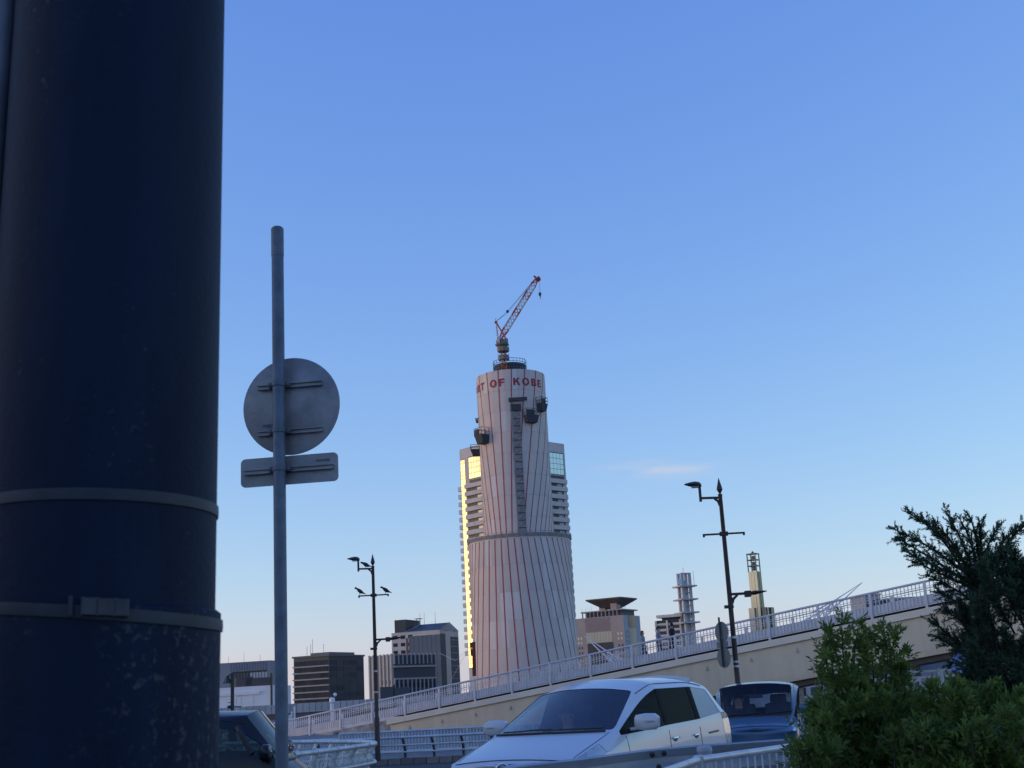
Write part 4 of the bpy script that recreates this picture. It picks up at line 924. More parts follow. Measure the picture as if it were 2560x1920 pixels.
for _ in range(40):
    D2 = (lo+hi)/2
    if P(1797, 1195, D2).z-.0 < HT: lo = D2
    else: hi = D2
lx2 = P(1808, 1320, D2).x
make_lamp('street_lamp', 'brown street lamp with round signs on its post before the bridge', lx2, D2, .13, HT)
# road signs strapped to the right lamp
rs = thing('road_sign', 'two small round signs strapped one above the other to the right lamp post', 'sign', (lx2-.2, D2-.12, 1.6))
cxs = P(1802, 1600, D2-.12); mpx = FPX/D2
zz_ = lambda py: P(1802, py, D2-.12).z
nrm = Vector((-.86, -.5, 0)).normalized(); tg = Vector((-nrm.y, nrm.x, 0))
M_sback = mat('sign_back', (.2, .215, .215), .5, metal=.2, vary=.15, scale=4)
b = MB(); b.tube([(cxs.x, D2-.12, zz_(1667)), (cxs.x, D2-.12, zz_(1543))], .02, 8); b.build('stem', M_dark, rs, world=True)
for py, r in ((1580, .2), (1644, .2)):
    b = MB(); vs = []; n = 28; c0 = Vector((cxs.x, D2-.12, zz_(py)))+nrm*-.03
    for o in (0, -.012):
        vs += [c0+nrm*o+tg*(r*math.cos(2*math.pi*q/n))+Vector((0, 0, r*math.sin(2*math.pi*q/n))) for q in range(n)]
    b.add(vs, [tuple(range(n)), tuple(range(n, 2*n))[::-1]]+[(q, q+n, (q+1) % n+n, (q+1) % n) for q in range(n)]); b.build('round_plate', M_sback, rs, world=True)
c0 = Vector((cxs.x, D2-.12, zz_(1612))); b = MB(); b.obox(c0-nrm*.03, tg*.17, nrm*.006, (0, 0, .06)); b.build('plate', M_sback, rs, world=True)
for py in (1593, 1655):
    b = MB(); z = P(1830, py, D2).z; b.bar((cxs.x, D2-.12, z), (lx2, D2, z), .02, .03); b.lathe([(.065, z-.02), (.065, z+.02)], 14, (lx2, D2, 0)); b.build('bracket', M_galv, rs, world=True)
# birds on the left lamp
M_bird = mat('bird_plumage', (.035, .035, .04), .8, vary=.4, scale=25)
def bird(x, z, face, tilt, label):
    t = thing('bird', label, 'bird', (lx+x, DL, z), 0, 'birds on the left street lamp')
    b = MB(); s = face; n = 10; vs = []
    secs = ((-.17, .012, .008, .0), (-.11, .03, .022, .03), (-.05, .055, .055, .065), (.0, .06, .065, .085), (.05, .045, .05, .115), (.075, .03, .032, .145), (.1, .033, .033, .165), (.125, .022, .022, .165), (.145, .006, .007, .16))
    for xx, ww, hh, zz in secs:
        for q in range(n): a = 2*math.pi*q/n; vs.append((s*xx, ww*math.cos(a), .02+zz*tilt+hh*math.sin(a)))
    k = len(secs); fs = [(i*n+q, i*n+(q+1) % n, (i+1)*n+(q+1) % n, (i+1)*n+q) for i in range(k-1) for q in range(n)]+[tuple(range(n))[::-1], tuple((k-1)*n+q for q in range(n))]
    if s < 0: fs = [f[::-1] for f in fs]
    b.add(vs, fs); b.build('body', M_bird, t, smooth=60)
    b = MB(); b.lathe([(.008, 0), (.001, .025)], 6, (s*.14, 0, .02+.16*tilt), axis='X'); b.build('beak', M_black, t)
    for y in (-.02, .02):
        b = MB(); b.tube([(s*.0, y, .05), (s*.005, y, 0)], .005, 5); b.build('leg', M_brown, t)
bird(-.2, HT-.365, -1, .75, 'dark bird on the upper left arm of the left street lamp')
bird(-.38, HT-1.11, -1, 1.1, 'dark bird at the left end of the lamp crossbar')
bird(.33, HT-1.11, -1, 1.0, 'dark bird at the right end of the lamp crossbar')
# small park lamp far left
p = P(581, 1765, 60); sl = thing('park_lamp', 'small dark lamp with a pyramid shade behind the black car', 'street lamp', (p.x, 60, 0))
zt_ = P(581, 1682, 60).z; zsh = P(572, 1700, 60).z
b = MB(); b.tube([(p.x, 60, 0), (p.x, 60, zt_)], .085, 10); b.lathe([(.2, 0), (.2, 1.0), (.09, 1.3)], 12, (p.x, 60, 0)); b.build('pole', M_dark, sl, world=True)
b = MB(); b.lathe([(.23, zsh-.15), (.2, zsh-.1), (.08, zsh+.14), (.04, zsh+.2)], 4, (p.x-.24, 60, 0)); b.build('shade', M_dark, sl, world=True)
b = MB(); b.bar((p.x, 60, zsh+.17), (p.x-.24, 60, zsh+.17), .05, .05); b.bar((p.x-.03, 60, zsh+.3), (p.x-.2, 60, zsh+.2), .04, .04); b.build('bracket', M_dark, sl, world=True)
zk = P(581, 1767, 60).z
b = MB(); b.bar((p.x-.2, 60, zk+.2), (p.x, 60, zk+.2), .04, .03); b.bar((p.x, 60, zk), (p.x+.42, 60, zk-.02), .04, .05); b.ellipsoid((p.x-.12, 60, zk), .13, .1, .08); b.build('lower_bracket', M_dark, sl, world=True)
yl = P(591, 1765, 75); y2 = thing('y_post', 'thin grey forked post before the white store', 'post', (yl.x, 75, 0)); zz0 = P(591, 1745, 75).z
b = MB(); b.tube([(yl.x, 75, 0), (yl.x, 75, zz0)], .035, 6); b.tube([(yl.x, 75, zz0), (yl.x+.22, 75, zz0+.18)], .025, 5); b.tube([(yl.x, 75, zz0-.25), (yl.x, 75, zz0+.05)], .03, 5); b.build('fork', M_galv, y2, world=True)

# ------------------------------------------------------------------ near road sign seen from behind
DS = 8.0; sx = P(698, 1100, DS).x; zsp = lambda py, px=700: P(px, py, DS).z
M_spole = mat('sign_pole_paint', (.1, .13, .17), .5, metal=.15, vary=.25, scale=9, bump=.05); M_splate = mat('sign_plate_back', (.28, .285, .3), .5, metal=.25, vary=.12, scale=5, dark=(.19, .19, .205))
ns = thing('road_sign', 'tall grey sign pole with round plate above oblong plate, seen from behind', 'sign', (sx, DS, .14))
rp_ = .0402
b = MB(); b.lathe([(rp_, .14), (rp_, zsp(577)), (rp_*.8, zsp(570))], 24, (sx, DS, 0)); b.build('pole', M_spole, ns, world=True, smooth=40)
b = MB(); b.lathe([(rp_+.002, zsp(640)), (rp_+.002, zsp(572)), (rp_*.8, zsp(568))], 24, (sx, DS, 0)); b.build('pole_cap', M_spole, ns, world=True, smooth=40)
yaw = R(-7)
px_dir = Vector((math.cos(yaw), math.sin(yaw), 0)); pn = Vector((math.sin(yaw), -math.cos(yaw), 0))    # pn towards the camera
def disc(c, r, th, n=56):
    vs = []
    for o, rr in ((0, r-.004), (-.002, r), (-th, r), (-th-.001, r-.004)):
        vs += [c+pn*o+px_dir*(rr*math.cos(2*math.pi*q/n))+Vector((0, 0, rr*math.sin(2*math.pi*q/n))) for q in range(n)]
    fs = [tuple(range(n)), tuple(range(3*n, 4*n))[::-1]]+[(i*n+q, (i+1)*n+q, (i+1)*n+(q+1) % n, i*n+(q+1) % n) for i in range(3) for q in range(n)]
    return vs, fs
cr = P(728, 1015, DS+.07); cr = Vector((cr.x, DS+.07, cr.z)); RS = .327
b = MB(); b.add(*disc(cr, RS, .008)); rpz = b.build('round_plate', M_splate, ns, world=True, smooth=40)
def rail(c, x0, x1, parent):
    b = MB(); o = c+pn*.014
    for dz, h, d in ((.0, .03, .006), (.013, .006, .022), (-.013, .006, .022)):
        b.obox(o+px_dir*((x0+x1)/2)+pn*(d/2-.004)+Vector((0, 0, dz)), px_dir*(x1-x0)/2, pn*d/2, (0, 0, h/2))
    b.build('mounting_rail', M_splate, parent, world=True)
for py in (957, 1073):
    z = P(700, py+3, DS).z; rail(Vector((cr.x, cr.y, z)), -.221, .216, rpz)
b = MB(); z = P(670, 1058, DS).z; b.obox(Vector((cr.x-.15, cr.y, z))+pn*.003, px_dir*.04, pn*.001, (0, 0, .007)); b.build('sticker', mat('sticker_dark', (.1, .1, .115), .5, vary=.6, scale=60), rpz, world=True)
pc = P(723, 1175, DS+.07); pc = Vector((pc.x, DS+.07, pc.z)); W2, H2, CR = .326, .094, .032
poly = []
for cx_, cz_, a0 in ((W2-CR, H2-CR, 0), (-W2+CR, H2-CR, 90), (-W2+CR, -H2+CR, 180), (W2-CR, -H2+CR, 270)):
    for q in range(6):
        a = R(a0+18*q); poly.append(pc+px_dir*(cx_+CR*math.cos(a))+Vector((0, 0, cz_+CR*math.sin(a)+0*cx_)))
b = MB(); b.prism(poly, -pn*.008); pl = b.build('oblong_plate', M_splate, ns, world=True)
rail(Vector((pc.x, pc.y, pc.z-.0)), -.297, .297, pl)
b = MB(); b.obox(pc+px_dir*.225+Vector((0, 0, .048))+pn*.002, px_dir*.045, pn*.001, (0, 0, .007)); b.build('sticker', mat('sticker_dark', (.1, .1, .115)), pl, world=True)
for z in (P(700, 960, DS).z, P(700, 1076, DS).z, pc.z):
    b = MB(); b.lathe([(rp_+.001, z-.017), (rp_+.006, z-.015), (rp_+.006, z+.015), (rp_+.001, z+.017)], 20, (sx, DS, 0))
    for sg in (-1, 1): b.obox((sx+sg*.052, DS+.035, z), (.018, 0, 0), (0, .022, 0), (0, 0, .016)); b.obox((sx+sg*.06, DS+.012, z), (.008, 0, 0), (0, .012, 0), (0, 0, .008))
    b.build('clamp', M_spole, ns, world=True, smooth=40)

# ------------------------------------------------------------------ utility pole in the left foreground
DP = 2.0; ux = P(198, 1780, DP).x; ur = .181
up = thing('utility_pole', 'thick dark weathered utility pole filling the left edge, banded with steel straps', 'pole', (ux, DP, .14))
def pole_mat(name, speck, lo_, c0=(.0028, .0085, .024)):
    m = bpy.data.materials.new(name); m.use_nodes = True; nt = m.node_tree; bs = nt.nodes['Principled BSDF']; bs.inputs['Roughness'].default_value = .62; bs.inputs['Specular IOR Level'].default_value = .16
    t = nt.nodes.new('ShaderNodeTexCoord'); cols = []
    def noise(sc, det, p0, p1, c0_, c1_, st=(1, 1, 1)):
        mp_ = nt.nodes.new('ShaderNodeMapping'); mp_.inputs['Scale'].default_value = st; nt.links.new(t.outputs['Object'], mp_.inputs[0])
        n = nt.nodes.new('ShaderNodeTexNoise'); n.inputs['Scale'].default_value = sc; n.inputs['Detail'].default_value = det; n.inputs['Roughness'].default_value = .6; nt.links.new(mp_.outputs[0], n.inputs['Vector'])
        r = nt.nodes.new('ShaderNodeValToRGB'); r.color_ramp.elements[0].position = p0; r.color_ramp.elements[1].position = p1; r.color_ramp.elements[0].color = (*c0_, 1); r.color_ramp.elements[1].color = (*c1_, 1); nt.links.new(n.outputs[0], r.inputs[0]); return r.outputs[0]
    base = noise(9, 8, .3, .8, c0, tuple(c*2.0+.002 for c in c0), (1, 1, .18))
    s1 = noise(70, 9, speck, speck+.1, (0, 0, 0), (1, 1, 1)); s2 = noise(4.2, 3, lo_, lo_+.22, (0, 0, 0), (1, 1, 1), (1, 1, .45))
    mu = nt.nodes.new('ShaderNodeMath'); mu.operation = 'MULTIPLY'; nt.links.new(s1, mu.inputs[0]); nt.links.new(s2, mu.inputs[1])
    mx = nt.nodes.new('ShaderNodeMix'); mx.data_type = 'RGBA'; nt.links.new(mu.outputs[0], mx.inputs['Factor']); nt.links.new(base, mx.inputs['A']); mx.inputs['B'].default_value = (.1, .097, .093, 1)
    nt.links.new(mx.outputs['Result'], bs.inputs['Base Color'])
    bp = nt.nodes.new('ShaderNodeBump'); bp.inputs['Strength'].default_value = .35; bp.inputs['Distance'].default_value = .004; nt.links.new(noise(60, 4, 0, 1, (0, 0, 0), (1, 1, 1)), bp.inputs['Height']); nt.links.new(bp.outputs[0], bs.inputs['Normal'])
    return m
b = MB(); b.lathe([(ur+.004, .14), (ur, 1.5), (ur-.012, 4.6)], 72, (ux, DP, 0)); b.build('shaft', pole_mat('pole_dark', .6, .52), up, world=True, smooth=40)
zb2 = P(250, 1522, DP-ur).z; zb1 = P(250, 1228, DP-ur).z
b = MB(); b.lathe([(ur+.0025, .14), (ur+.0085, .15), (ur+.0085, zb2+.004), (ur+.002, zb2+.009)], 72, (ux, DP, 0)); b.build('wrap_sheet', pole_mat('pole_wrap', .55, .44, (.0032, .0092, .0245)), up, world=True, smooth=40)
M_strap = mat('strap_steel', (.022, .03, .045), .55, metal=.2, vary=.35, scale=8)
def strap(zc, h, r, tilt, name='steel_strap'):
    b = MB(); vs = []; n = 72
    for rr, zz in ((r-.003, -h/2), (r+.001, -h/2), (r+.0015, 0), (r+.001, h/2), (r-.003, h/2)):
        for q in range(n): a = 2*math.pi*q/n; x = rr*math.cos(a); vs.append((ux+x, DP+rr*math.sin(a), zc+zz-x*math.tan(tilt)))
    b.add(vs, [(i*n+q, i*n+(q+1) % n, (i+1)*n+(q+1) % n, (i+1)*n+q) for i in range(4) for q in range(n)]); return b.build(name, M_strap, up, world=True, smooth=40)
strap(zb1, .017, ur+.0005, R(1.0)); s2 = strap(zb2+.001, .018, ur+.0105, R(5.0))
bc = P(222, 1516, DP-ur-.012); a_ = math.atan2(bc.x-ux, -(bc.y-DP)); od = Vector((math.sin(a_), -math.cos(a_), 0)); td = Vector((math.cos(a_), math.sin(a_), -.05)); bc = Vector((ux, DP, bc.z))+od*(ur+.013)
b = MB(); b.obox(bc+od*.006, td*.031, od*.002, (0, 0, .0125)); b.obox(bc-td*.03+od*.001, td*.003, od*.006, (0, 0, .013)); b.obox(bc+td*.03+od*.001, td*.003, od*.006, (0, 0, .013)); b.obox(bc+td*.013+od*.002, td*.0025, od*.006, (0, 0, .0135)); b.obox(bc-td*.011+od*.002, td*.0025, od*.006, (0, 0, .0135))
b.build('buckle', mat('buckle_steel', (.05, .055, .066), .5, metal=.3, vary=.3, scale=20), s2, world=True, bevel=.0015)
b = MB(); b.obox(bc-td*.047, td*.003, od*.004, (0, 0, .014)); b.build('strap_clip', M_strap, s2, world=True)
b = MB(); c0 = P(-48, 100, DP-.05); b.tube([(c0.x-.022, c0.y, .14), (c0.x-.008, c0.y, 2.3), (c0.x+.014, c0.y, 4.6)], .021, 14); b.build('edge_tube', mat('edge_tube_grey', (.13, .15, .18), .5, vary=.2, scale=6), up, world=True, smooth=60)  # added grey tube that makes the paler strip at the pole's left edge
up.rotation_euler = (0, R(.9), 0)                 # the pole leans a little
# ------------------------------------------------------------------ cars
def car_rows(p):
    w, wr, zr = p['w'], p['wr'], p['zr']; b0, b1 = p['belt']; sill = .22
    def st(xs, ys, zs): return [Vector((x, y, z)) for x, y, z in zip(xs, ys, zs)]
    xf, hz = p['xf'], p['hz']; xc, zc, xcc = p['xc'], p['zc'], p['xcc']; xh, xhc = p['xh'], p['xhc']
    R_ = []
    f = p.get('nose', 0)
    R_.append(st([xf-.13, xf-.03, xf, xf-.02, xf-.03, xf-.03, xf-.02, xf+.01, xf+.02], [.6, .66, .66, .64, .6, .55, .45, .25, 0], [sill, .4, .55, hz-.12, hz-.1, hz-.09, hz-.08, hz-.075, hz-.07]))
    x = xf-.24; R_.append(st([x-.04, x+.02, x+.02, x, x, x+.01, x+.03, x+.08, x+.1], [w-.06, w-.02, w-.015, w-.04, w-.09, w-.16, w-.26, .3, 0], [sill, .4, .58, hz-.1, hz-.05, hz-.03, hz-.01, hz+.01, hz+.015]))
    x = lerp(xf-.24, xc, .52); hm = lerp(hz, zc, .62); R_.append(st([x]*9, [w-.01, w, w-.005, w-.03, w-.09, w-.13, w-.2, .35, 0], [sill, .4, .64, lerp(hz-.1, b0, .6), hm-.06, hm-.03, hm-.005, hm+.03, hm+.04]))
    R_.append(st([xc+.05, xc+.05, xc+.05, xc+.05, xc+.03, xc, xc+.02, lerp(xc, xcc, .75), xcc], [w-.005, w+.005, w, w-.02, w-.06, w-.095, w-.14, .4, 0], [sill, .4, .68, b0, zc-.04, zc, zc+.02, zc+.03, zc+.04]))
    R_.append(st([xh+.25]*4+[xh+.2, xh, xh+.03, lerp(xh, xhc, .8), xhc], [w-.01, w+.005, w, w-.015, w-.04, wr+.09, wr, wr*.53, 0], [sill, .4, .69, b0+.02, b0+.1, zr-.2-p.get('hd', 0)*.6, zr-.09-p.get('hd', 0), zr-.045-p.get('hd', 0), zr-.035-p.get('hd', 0)]))
    def mid(x, f, dz=0):
        bz = lerp(b0, b1, f); sl = p.get('rake', .07)
        return st([x]*4+[x, x-sl, x-sl, x-sl, x-sl], [w-.01, w+.005, w, w-.015, w-.035, wr+.1, wr+.01, wr*.55, 0], [sill, .4, .7, bz+.03, bz+.11, zr-.145+dz, zr-.06+dz, zr-.01+dz, zr+dz])
    R_ += [mid(p['b1'], .25, -.0), mid(p['b2'], .3), mid(p['c1'], .65, .005), mid(p['c2'], .72, .004)]
    xd = p['xd']; xr = p['xr']
    R_.append(st([xd]*4+[xd+.02, xd+p['tail']*.8, xd+p['tail']*.8, xd+p['tail']*.6, xd+p['tail']*.55], [w-.02, w-.01, w-.01, w-.03, w-.055, wr+.07, wr-.015, wr*.54, 0], [sill, .42, .72, b1+.04, b1+.14, zr-.18, zr-.085, zr-.035, zr-.025]))
    R_.append(st([xr+.1, xr+.02, xr, xr+.0, xr+.05, xr+p['tail'], xr+p['tail'], xr+p['tail']*.9, xr+p['tail']*.85], [w-.06, w-.03, w-.03, w-.05, w-.075, wr+.05, wr-.03, wr*.52, 0], [sill+.02, .45, .75, b1+.05, b1+.15, zr-.2, zr-.12, zr-.075, zr-.065]))
    R_.append(st([xr+.05, xr-.03, xr-.05, xr-.04, xr+.01, xr+p['tail']-.05, xr+p['tail']-.04, xr+p['tail']*.9-.04, xr+p['tail']*.85-.04], [.6, .65, .65, .64, .62, wr-.05, wr-.12, wr*.4, 0], [sill+.02, .45, .75, b1+.05, b1+.15, zr-.23, zr-.14, zr-.1, zr-.09]))
    return R_
BODY, WIND, SIDE, QUAR, PILL, HEAD, TAILW, TAILL = range(8)
def build_car(name, label, p, origin, heading, paint, glass_w, glass_s, extra):
    rows = car_rows(p); ns = len(rows); nr = 9; n = 2*nr-1
    vs = []
    for r in rows:
        vs += [Vector((q.x, -q.y, q.z)) for q in r[:-1]]+[r[-1]]+[Vector((q.x, q.y, q.z)) for q in r[:-1][::-1]]
    fs = []; mi = []
    def quad_mat(i, j):                      # j counted from the sill on either side
        if i == 3 and j >= 6: return WIND
        if j == 4 and i in (3, 4): return SIDE
        if j == 4 and i in (5, 7): return PILL
        if j == 4 and i == 6: return SIDE
        if j == 4 and i == 8: return QUAR
        if i in (0, 1) and j in (3,) : return HEAD
        if i == 1 and j == 4 and p.get('tall_lamp'): return HEAD
        if i == 9 and j in (2, 3): return TAILL
        return BODY
    for i in range(ns-1):
        for j in range(n-1):
            jj = j if j < nr-1 else n-2-j
            fs.append((i*n+j, (i+1)*n+j, (i+1)*n+j+1, i*n+j+1)); mi.append(quad_mat(i, jj))
    for i, rev in ((0, False), (ns-1, True)):
        for j in range(nr-1):
            a, b_, c, d = i*n+j, i*n+j+1, i*n+n-2-j, i*n+n-1-j
            f = (a, b_, c, d) if j < nr-2 else (a, b_, c+0, d)
            f = tuple(dict.fromkeys(f)); fs.append(f if not rev else f[::-1]); mi.append(TAILW if (rev and j in (4,)) else BODY)
    me = bpy.data.meshes.new('car_cage'); me.from_pydata(vs, [], fs); me.polygons.foreach_set('material_index', mi); me.update()
    dummy = [bpy.data.materials.new('slot') for _ in range(8)]
    for d in dummy: me.materials.append(d)
    bm = bmesh.new(); bm.from_mesh(me); bmesh.ops.recalc_face_normals(bm, faces=bm.faces)
    cl = bm.edges.layers.float.get('crease_edge') or bm.edges.layers.float.new('crease_edge')
    for e in bm.edges:
        if len(e.link_faces) == 2 and e.link_faces[0].material_index != e.link_faces[1].material_index: e[cl] = 1.0
    vl = bm.verts.layers.float.get('crease_vert') or bm.verts.layers.float.new('crease_vert')
    for v in bm.verts:
        for k_ in (WIND, SIDE, QUAR, TAILW, HEAD):
            if sum(q.material_index == k_ for q in v.link_faces) == 1 and len(v.link_faces) > 2: v[vl] = max(v[vl], .55 if k_ == QUAR else .85)
    bm.to_mesh(me); bm.free()
    ob = bpy.data.objects.new('car_cage', me); COL.objects.link(ob)
    md = ob.modifiers.new('s', 'SUBSURF'); md.levels = 3; md.render_levels = 3
    em = bpy.data.meshes.new_from_object(ob.evaluated_get(bpy.context.evaluated_depsgraph_get())); bpy.data.objects.remove(ob)
    V = [v.co.copy() for v in em.vertices]; N = [v.normal.copy() for v in em.vertices]; F = [tuple(q.vertices) for q in em.polygons]; MI = [q.material_index for q in em.polygons]
    bvh = BVHTree.FromPolygons(V, F)
    t = thing(name, label, 'car', origin, heading)
    def piece(pn, ids, m, off=0.0, side=None, parent=t, flip=False, smooth=45):
        idx = {}; vv = []; ff = []
        for f, k in zip(F, MI):
            if k not in ids: continue
            cy = sum(V[q].y for q in f)/len(f); cx = sum(V[q].x for q in f)/len(f)
            if side and not side(cx, cy): continue
            g = []
            for q in f:
                if q not in idx: idx[q] = len(vv); vv.append(V[q]+N[q]*off)
                g.append(idx[q])
            ff.append(tuple(g[::-1]) if flip else tuple(g))
        if not ff: return None
        b = MB(); b.add(vv, ff); return b.build(pn, m, parent, smooth=smooth)
    piece('body', {BODY, TAILL} if not extra.get('taillamp') else {BODY}, paint)
    piece('inner_lining', {BODY, PILL, QUAR, HEAD, TAILL}, M_int, off=-.025, flip=True)
    piece('windshield', {WIND}, glass_w, off=-.004)
    for sg in (1, -1):
        piece('front_window', {SIDE}, extra.get('front_glass', glass_s), off=-.005, side=lambda x, y: y*sg > 0 and x > p['b2'])
        piece('rear_window', {SIDE}, glass_s, off=-.005, side=lambda x, y: y*sg > 0 and x < p['b2'])
        piece('quarter_panel', {QUAR}, extra.get('quarter', glass_s), off=-.003, side=lambda x, y: y*sg > 0)
        for lo_, hi_ in ((p['c1']+.3, 9), (-9, p['c1']+.3)): piece('pillar', {PILL}, extra.get('pillar', mat('pillar_black', (.008, .008, .01), .7, spec=.1)), off=-.001, side=lambda x, y: y*sg > 0 and lo_ < x < hi_)
        piece('headlight', {HEAD}, extra['lamp'], off=-.002, side=lambda x, y: y*sg > 0)
        if extra.get('taillamp'): piece('tail_light', {TAILL}, extra['taillamp'], off=.002, side=lambda x, y: y*sg > 0)
    piece('tailgate_window', {TAILW}, extra.get('tail_glass', glass_s), off=-.003)
    def surf(x, z, sg):
        h = bvh.ray_cast(Vector((x, sg*2.0, z)), Vector((0, -sg, 0))); return h[0] if h[0] else Vector((x, sg*p['w'], z))
    def top(x, y):
        h = bvh.ray_cast(Vector((x, y, 3)), Vector((0, 0, -1))); return h[0] if h[0] else Vector((x, y, p['hz']))
    def seam(pn, pts, m=M_black, r=.005, parent=t):
        b = MB(); b.tube(pts, r, 5); b.build(pn, m, parent)
    for sg in (1, -1):
        for x in (p['b1']-.06, p['c1']-.05, p['xc']-.08):
            seam('door_seam', [surf(x+.0*q, z, sg) for q, z in enumerate(np.linspace(.35, p['belt'][0]+.07, 9))])
        for x in (p['b1']-.22, p['c1']+.12) if not extra.get('handle_x') else extra['handle_x']:
            c = surf(x, .95*p['belt'][0]/.97, sg); b = MB(); b.tube([c+Vector((.09, sg*.012, 0)), c+Vector((.05, sg*.03, .004)), c+Vector((-.05, sg*.03, .004)), c+Vector((-.09, sg*.012, 0))], .012, 6); b.ellipsoid(c+Vector((0, sg*.002, -.012)), .075, .008, .03)
            b.build('door_handle', extra.get('handle', M_chrome), t, smooth=50)
        # mirror
        zc = p['belt'][0]+p.get('mz', .17); x = p['xc']-p.get('mx', .26); y = p['w']-.02-(.09 if sg < 0 else 0); b = MB(); vs2 = []; n2 = 14
        for q, (o, s) in enumerate(((.0, .55), (.02, .85), (.12, 1.0), (.23, .95), (.28, .6))):
            for k in range(n2):
                a = 2*math.pi*k/n2; ca, sa = math.cos(a), math.sin(a); se = lambda v: math.copysign(abs(v)**.6, v)
                vs2.append((x+.065*s*se(ca)+.02*(q > 3), sg*(y+o), zc+.09*s*se(sa)))
        f2 = [(i*n2+k, i*n2+(k+1) % n2, (i+1)*n2+(k+1) % n2, (i+1)*n2+k) for i in range(4) for k in range(n2)]+[tuple(range(n2))[::-1], tuple(4*n2+k for k in range(n2))]
        if sg > 0: f2 = [f[::-1] for f in f2]
        b.add(vs2, f2); b.bar((x, sg*(y-.06), zc-.07), (x, sg*(y+.06), zc-.055), .05, .03); mo = b.build('side_mirror', extra.get('mirror', paint), t, smooth=60)
        b = MB(); b.ellipsoid((x-.045, sg*(y+.12), zc), .012, .09, .055); b.build('mirror_glass', M_winpane, mo, smooth=60)
        b = MB(); b.ellipsoid((x+.067, sg*(y+.19), zc+.01), .012, .055, .014); b.build('indicator', mat('indicator_clear', (.5, .52, .55), .2, spec=.8), mo, smooth=60)
        # visor over the side windows
        if extra.get('visor'):
            b = MB(); xs_ = np.linspace(p['xh']-.12, p['c1']-.1, 18); ps = [surf(q, p['zr']-.235-.012*max(0, (q-p['b1'])*6)**1.6, sg)+Vector((0, sg*.02, 0)) for q in xs_]; qs = [surf(q, p['zr']-.30-.012*max(0, (q-p['b1'])*6)**1.6, sg)+Vector((0, sg*.025, 0)) for q in xs_]
            b.add(ps+qs, [(i, i+1, 18+i+1, 18+i) for i in range(17)]); b.build('door_visor', mat('visor_smoke', (.025, .028, .035), .25, spec=.7), t, smooth=50)
    for sg in (1, -1): seam('roof_seam', [top(x, sg*(p['wr']+.03))+Vector((0, 0, .002)) for x in np.linspace(p['xh']+.02, p['xd']+.2, 12)], r=.006)
    # hood edge, wipers, cowl
    xs_ = np.linspace(-(p['w']-.2), p['w']-.2, 15); xfh = p['xf']-.02
    seam('hood_seam', [top(p['xf']-.10-.12*(abs(y)/p['w'])**2, y)+Vector((0, 0, .002)) for y in xs_], r=.007)
    for sg in (1, -1): seam('hood_seam', [top(x, sg*(p['w']-.15+.05*(x-p['xc'])/(p['xf']-p['xc'])*-1))+Vector((0, 0, .001)) for x in np.linspace(p['xf']-.25, p['xc']+.12, 10)], r=.004)
    seam('cowl', [top(lerp(p['xcc'], p['xc'], (abs(y)/(p['w']-.1))**2.2)+.03, y)+Vector((0, 0, .005)) for y in xs_], r=.018)
    for y0, y1 in ((-.55, .1), (.0, .62)):
        seam('wiper', [top(lerp(p['xcc'], p['xc'], (abs(y)/(p['w']-.1))**2.2)-.01-.006*k, y)+Vector((0, 0, .02)) for k, y in enumerate(np.linspace(y0, y1, 6)*1.0)], r=.009)
    # grille and emblem
    b = MB(); x = p['xf']+.012
    for z in np.linspace(p['hz']-.3-extra.get('grille_drop', 0), p['hz']-.14-extra.get('grille_drop', 0), 4): b.tube([(x-.05*abs(y)**2-.006, y, z) for y in np.linspace(-.52, .52, 9)], .011, 5)
    b.build('grille', extra.get('grille', M_black), t)
    if extra.get('emblem'):
        b = MB(); zc = p['hz']-.1; b.tube([(p['xf']+.03-.02*math.sin(a), .075*math.cos(a), zc+.058*math.sin(a)) for a in np.linspace(0, 2*math.pi, 24, endpoint=False)], .011, 6, closed=True); b.build('emblem_ring', M_chrome, t, smooth=60)
    b = MB(); b.box(p['xf']+.0, p['xf']+.025, -.17, .17, .42, .52); b.build('number_plate', M_white, t)
    # wheels
    for x in (p['axf'], p['axr']):
        for sg in (1, -1):
            y = sg*(p['w']-.1); b = MB(); b.lathe([(.2, -.09), (.29, -.1), (.315, -.06), (.315, .06), (.29, .1), (.2, .09)], 28, (x, y, .315), axis='Y'); wo = b.build('wheel', M_rubber, t, smooth=40)
            b = MB(); b.lathe([(.2, -.07), (.195, .08), (.05, .07)], 20, (x, y, .315), axis='Y')
            for k in range(7): a = 2*math.pi*k/7; b.bar((x+.05*math.cos(a), y+sg*.085, .315+.05*math.sin(a)), (x+.2*math.cos(a), y+sg*.09, .315+.2*math.sin(a)), .035, .02, up=(0, 1, 0))
            b.build('rim', M_galv, wo, smooth=40)
            b = MB(); b.lathe([(.36, -.1), (.36, .122)], 28, (x, sg*(p['w']-.11), .33), axis='Y'); b.build('wheel_arch', M_black, t, smooth=40)
    # interior
    sy = p['w']*.46; xs0 = p['xh']+.15
    b = MB(); b.box(p['xc']-.35, p['xc']+.0, -p['w']+.12, p['w']-.12, p['belt'][0]-.25, p['zc']-.06); b.build('dashboard', M_int, t, bevel=.05)
    for x in (p['xh']-.25, p['c1']+.2):
        for y in (sy, -sy):
            b = MB(); b.box(x-.25, x+.25, y-.24, y+.24, .4, .58); b.obox((x-.3, y, .86), (.07, 0, .02), (0, .23, 0), (-.1, 0, .33)); b.obox((x-.42, y, 1.27), (.04, 0, 0), (0, .13, 0), (-.02, 0, .09)); b.build('seat', mat('seat_cloth', (.05, .055, .065), .8), t, bevel=.03)
    b = MB(); wc = Vector((p['xc']-.48, -sy, p['belt'][0]-.0)); ax_ = Vector((.9, 0, .45)).normalized(); u_ = Vector((0, 1, 0)); v_ = ax_.cross(u_)
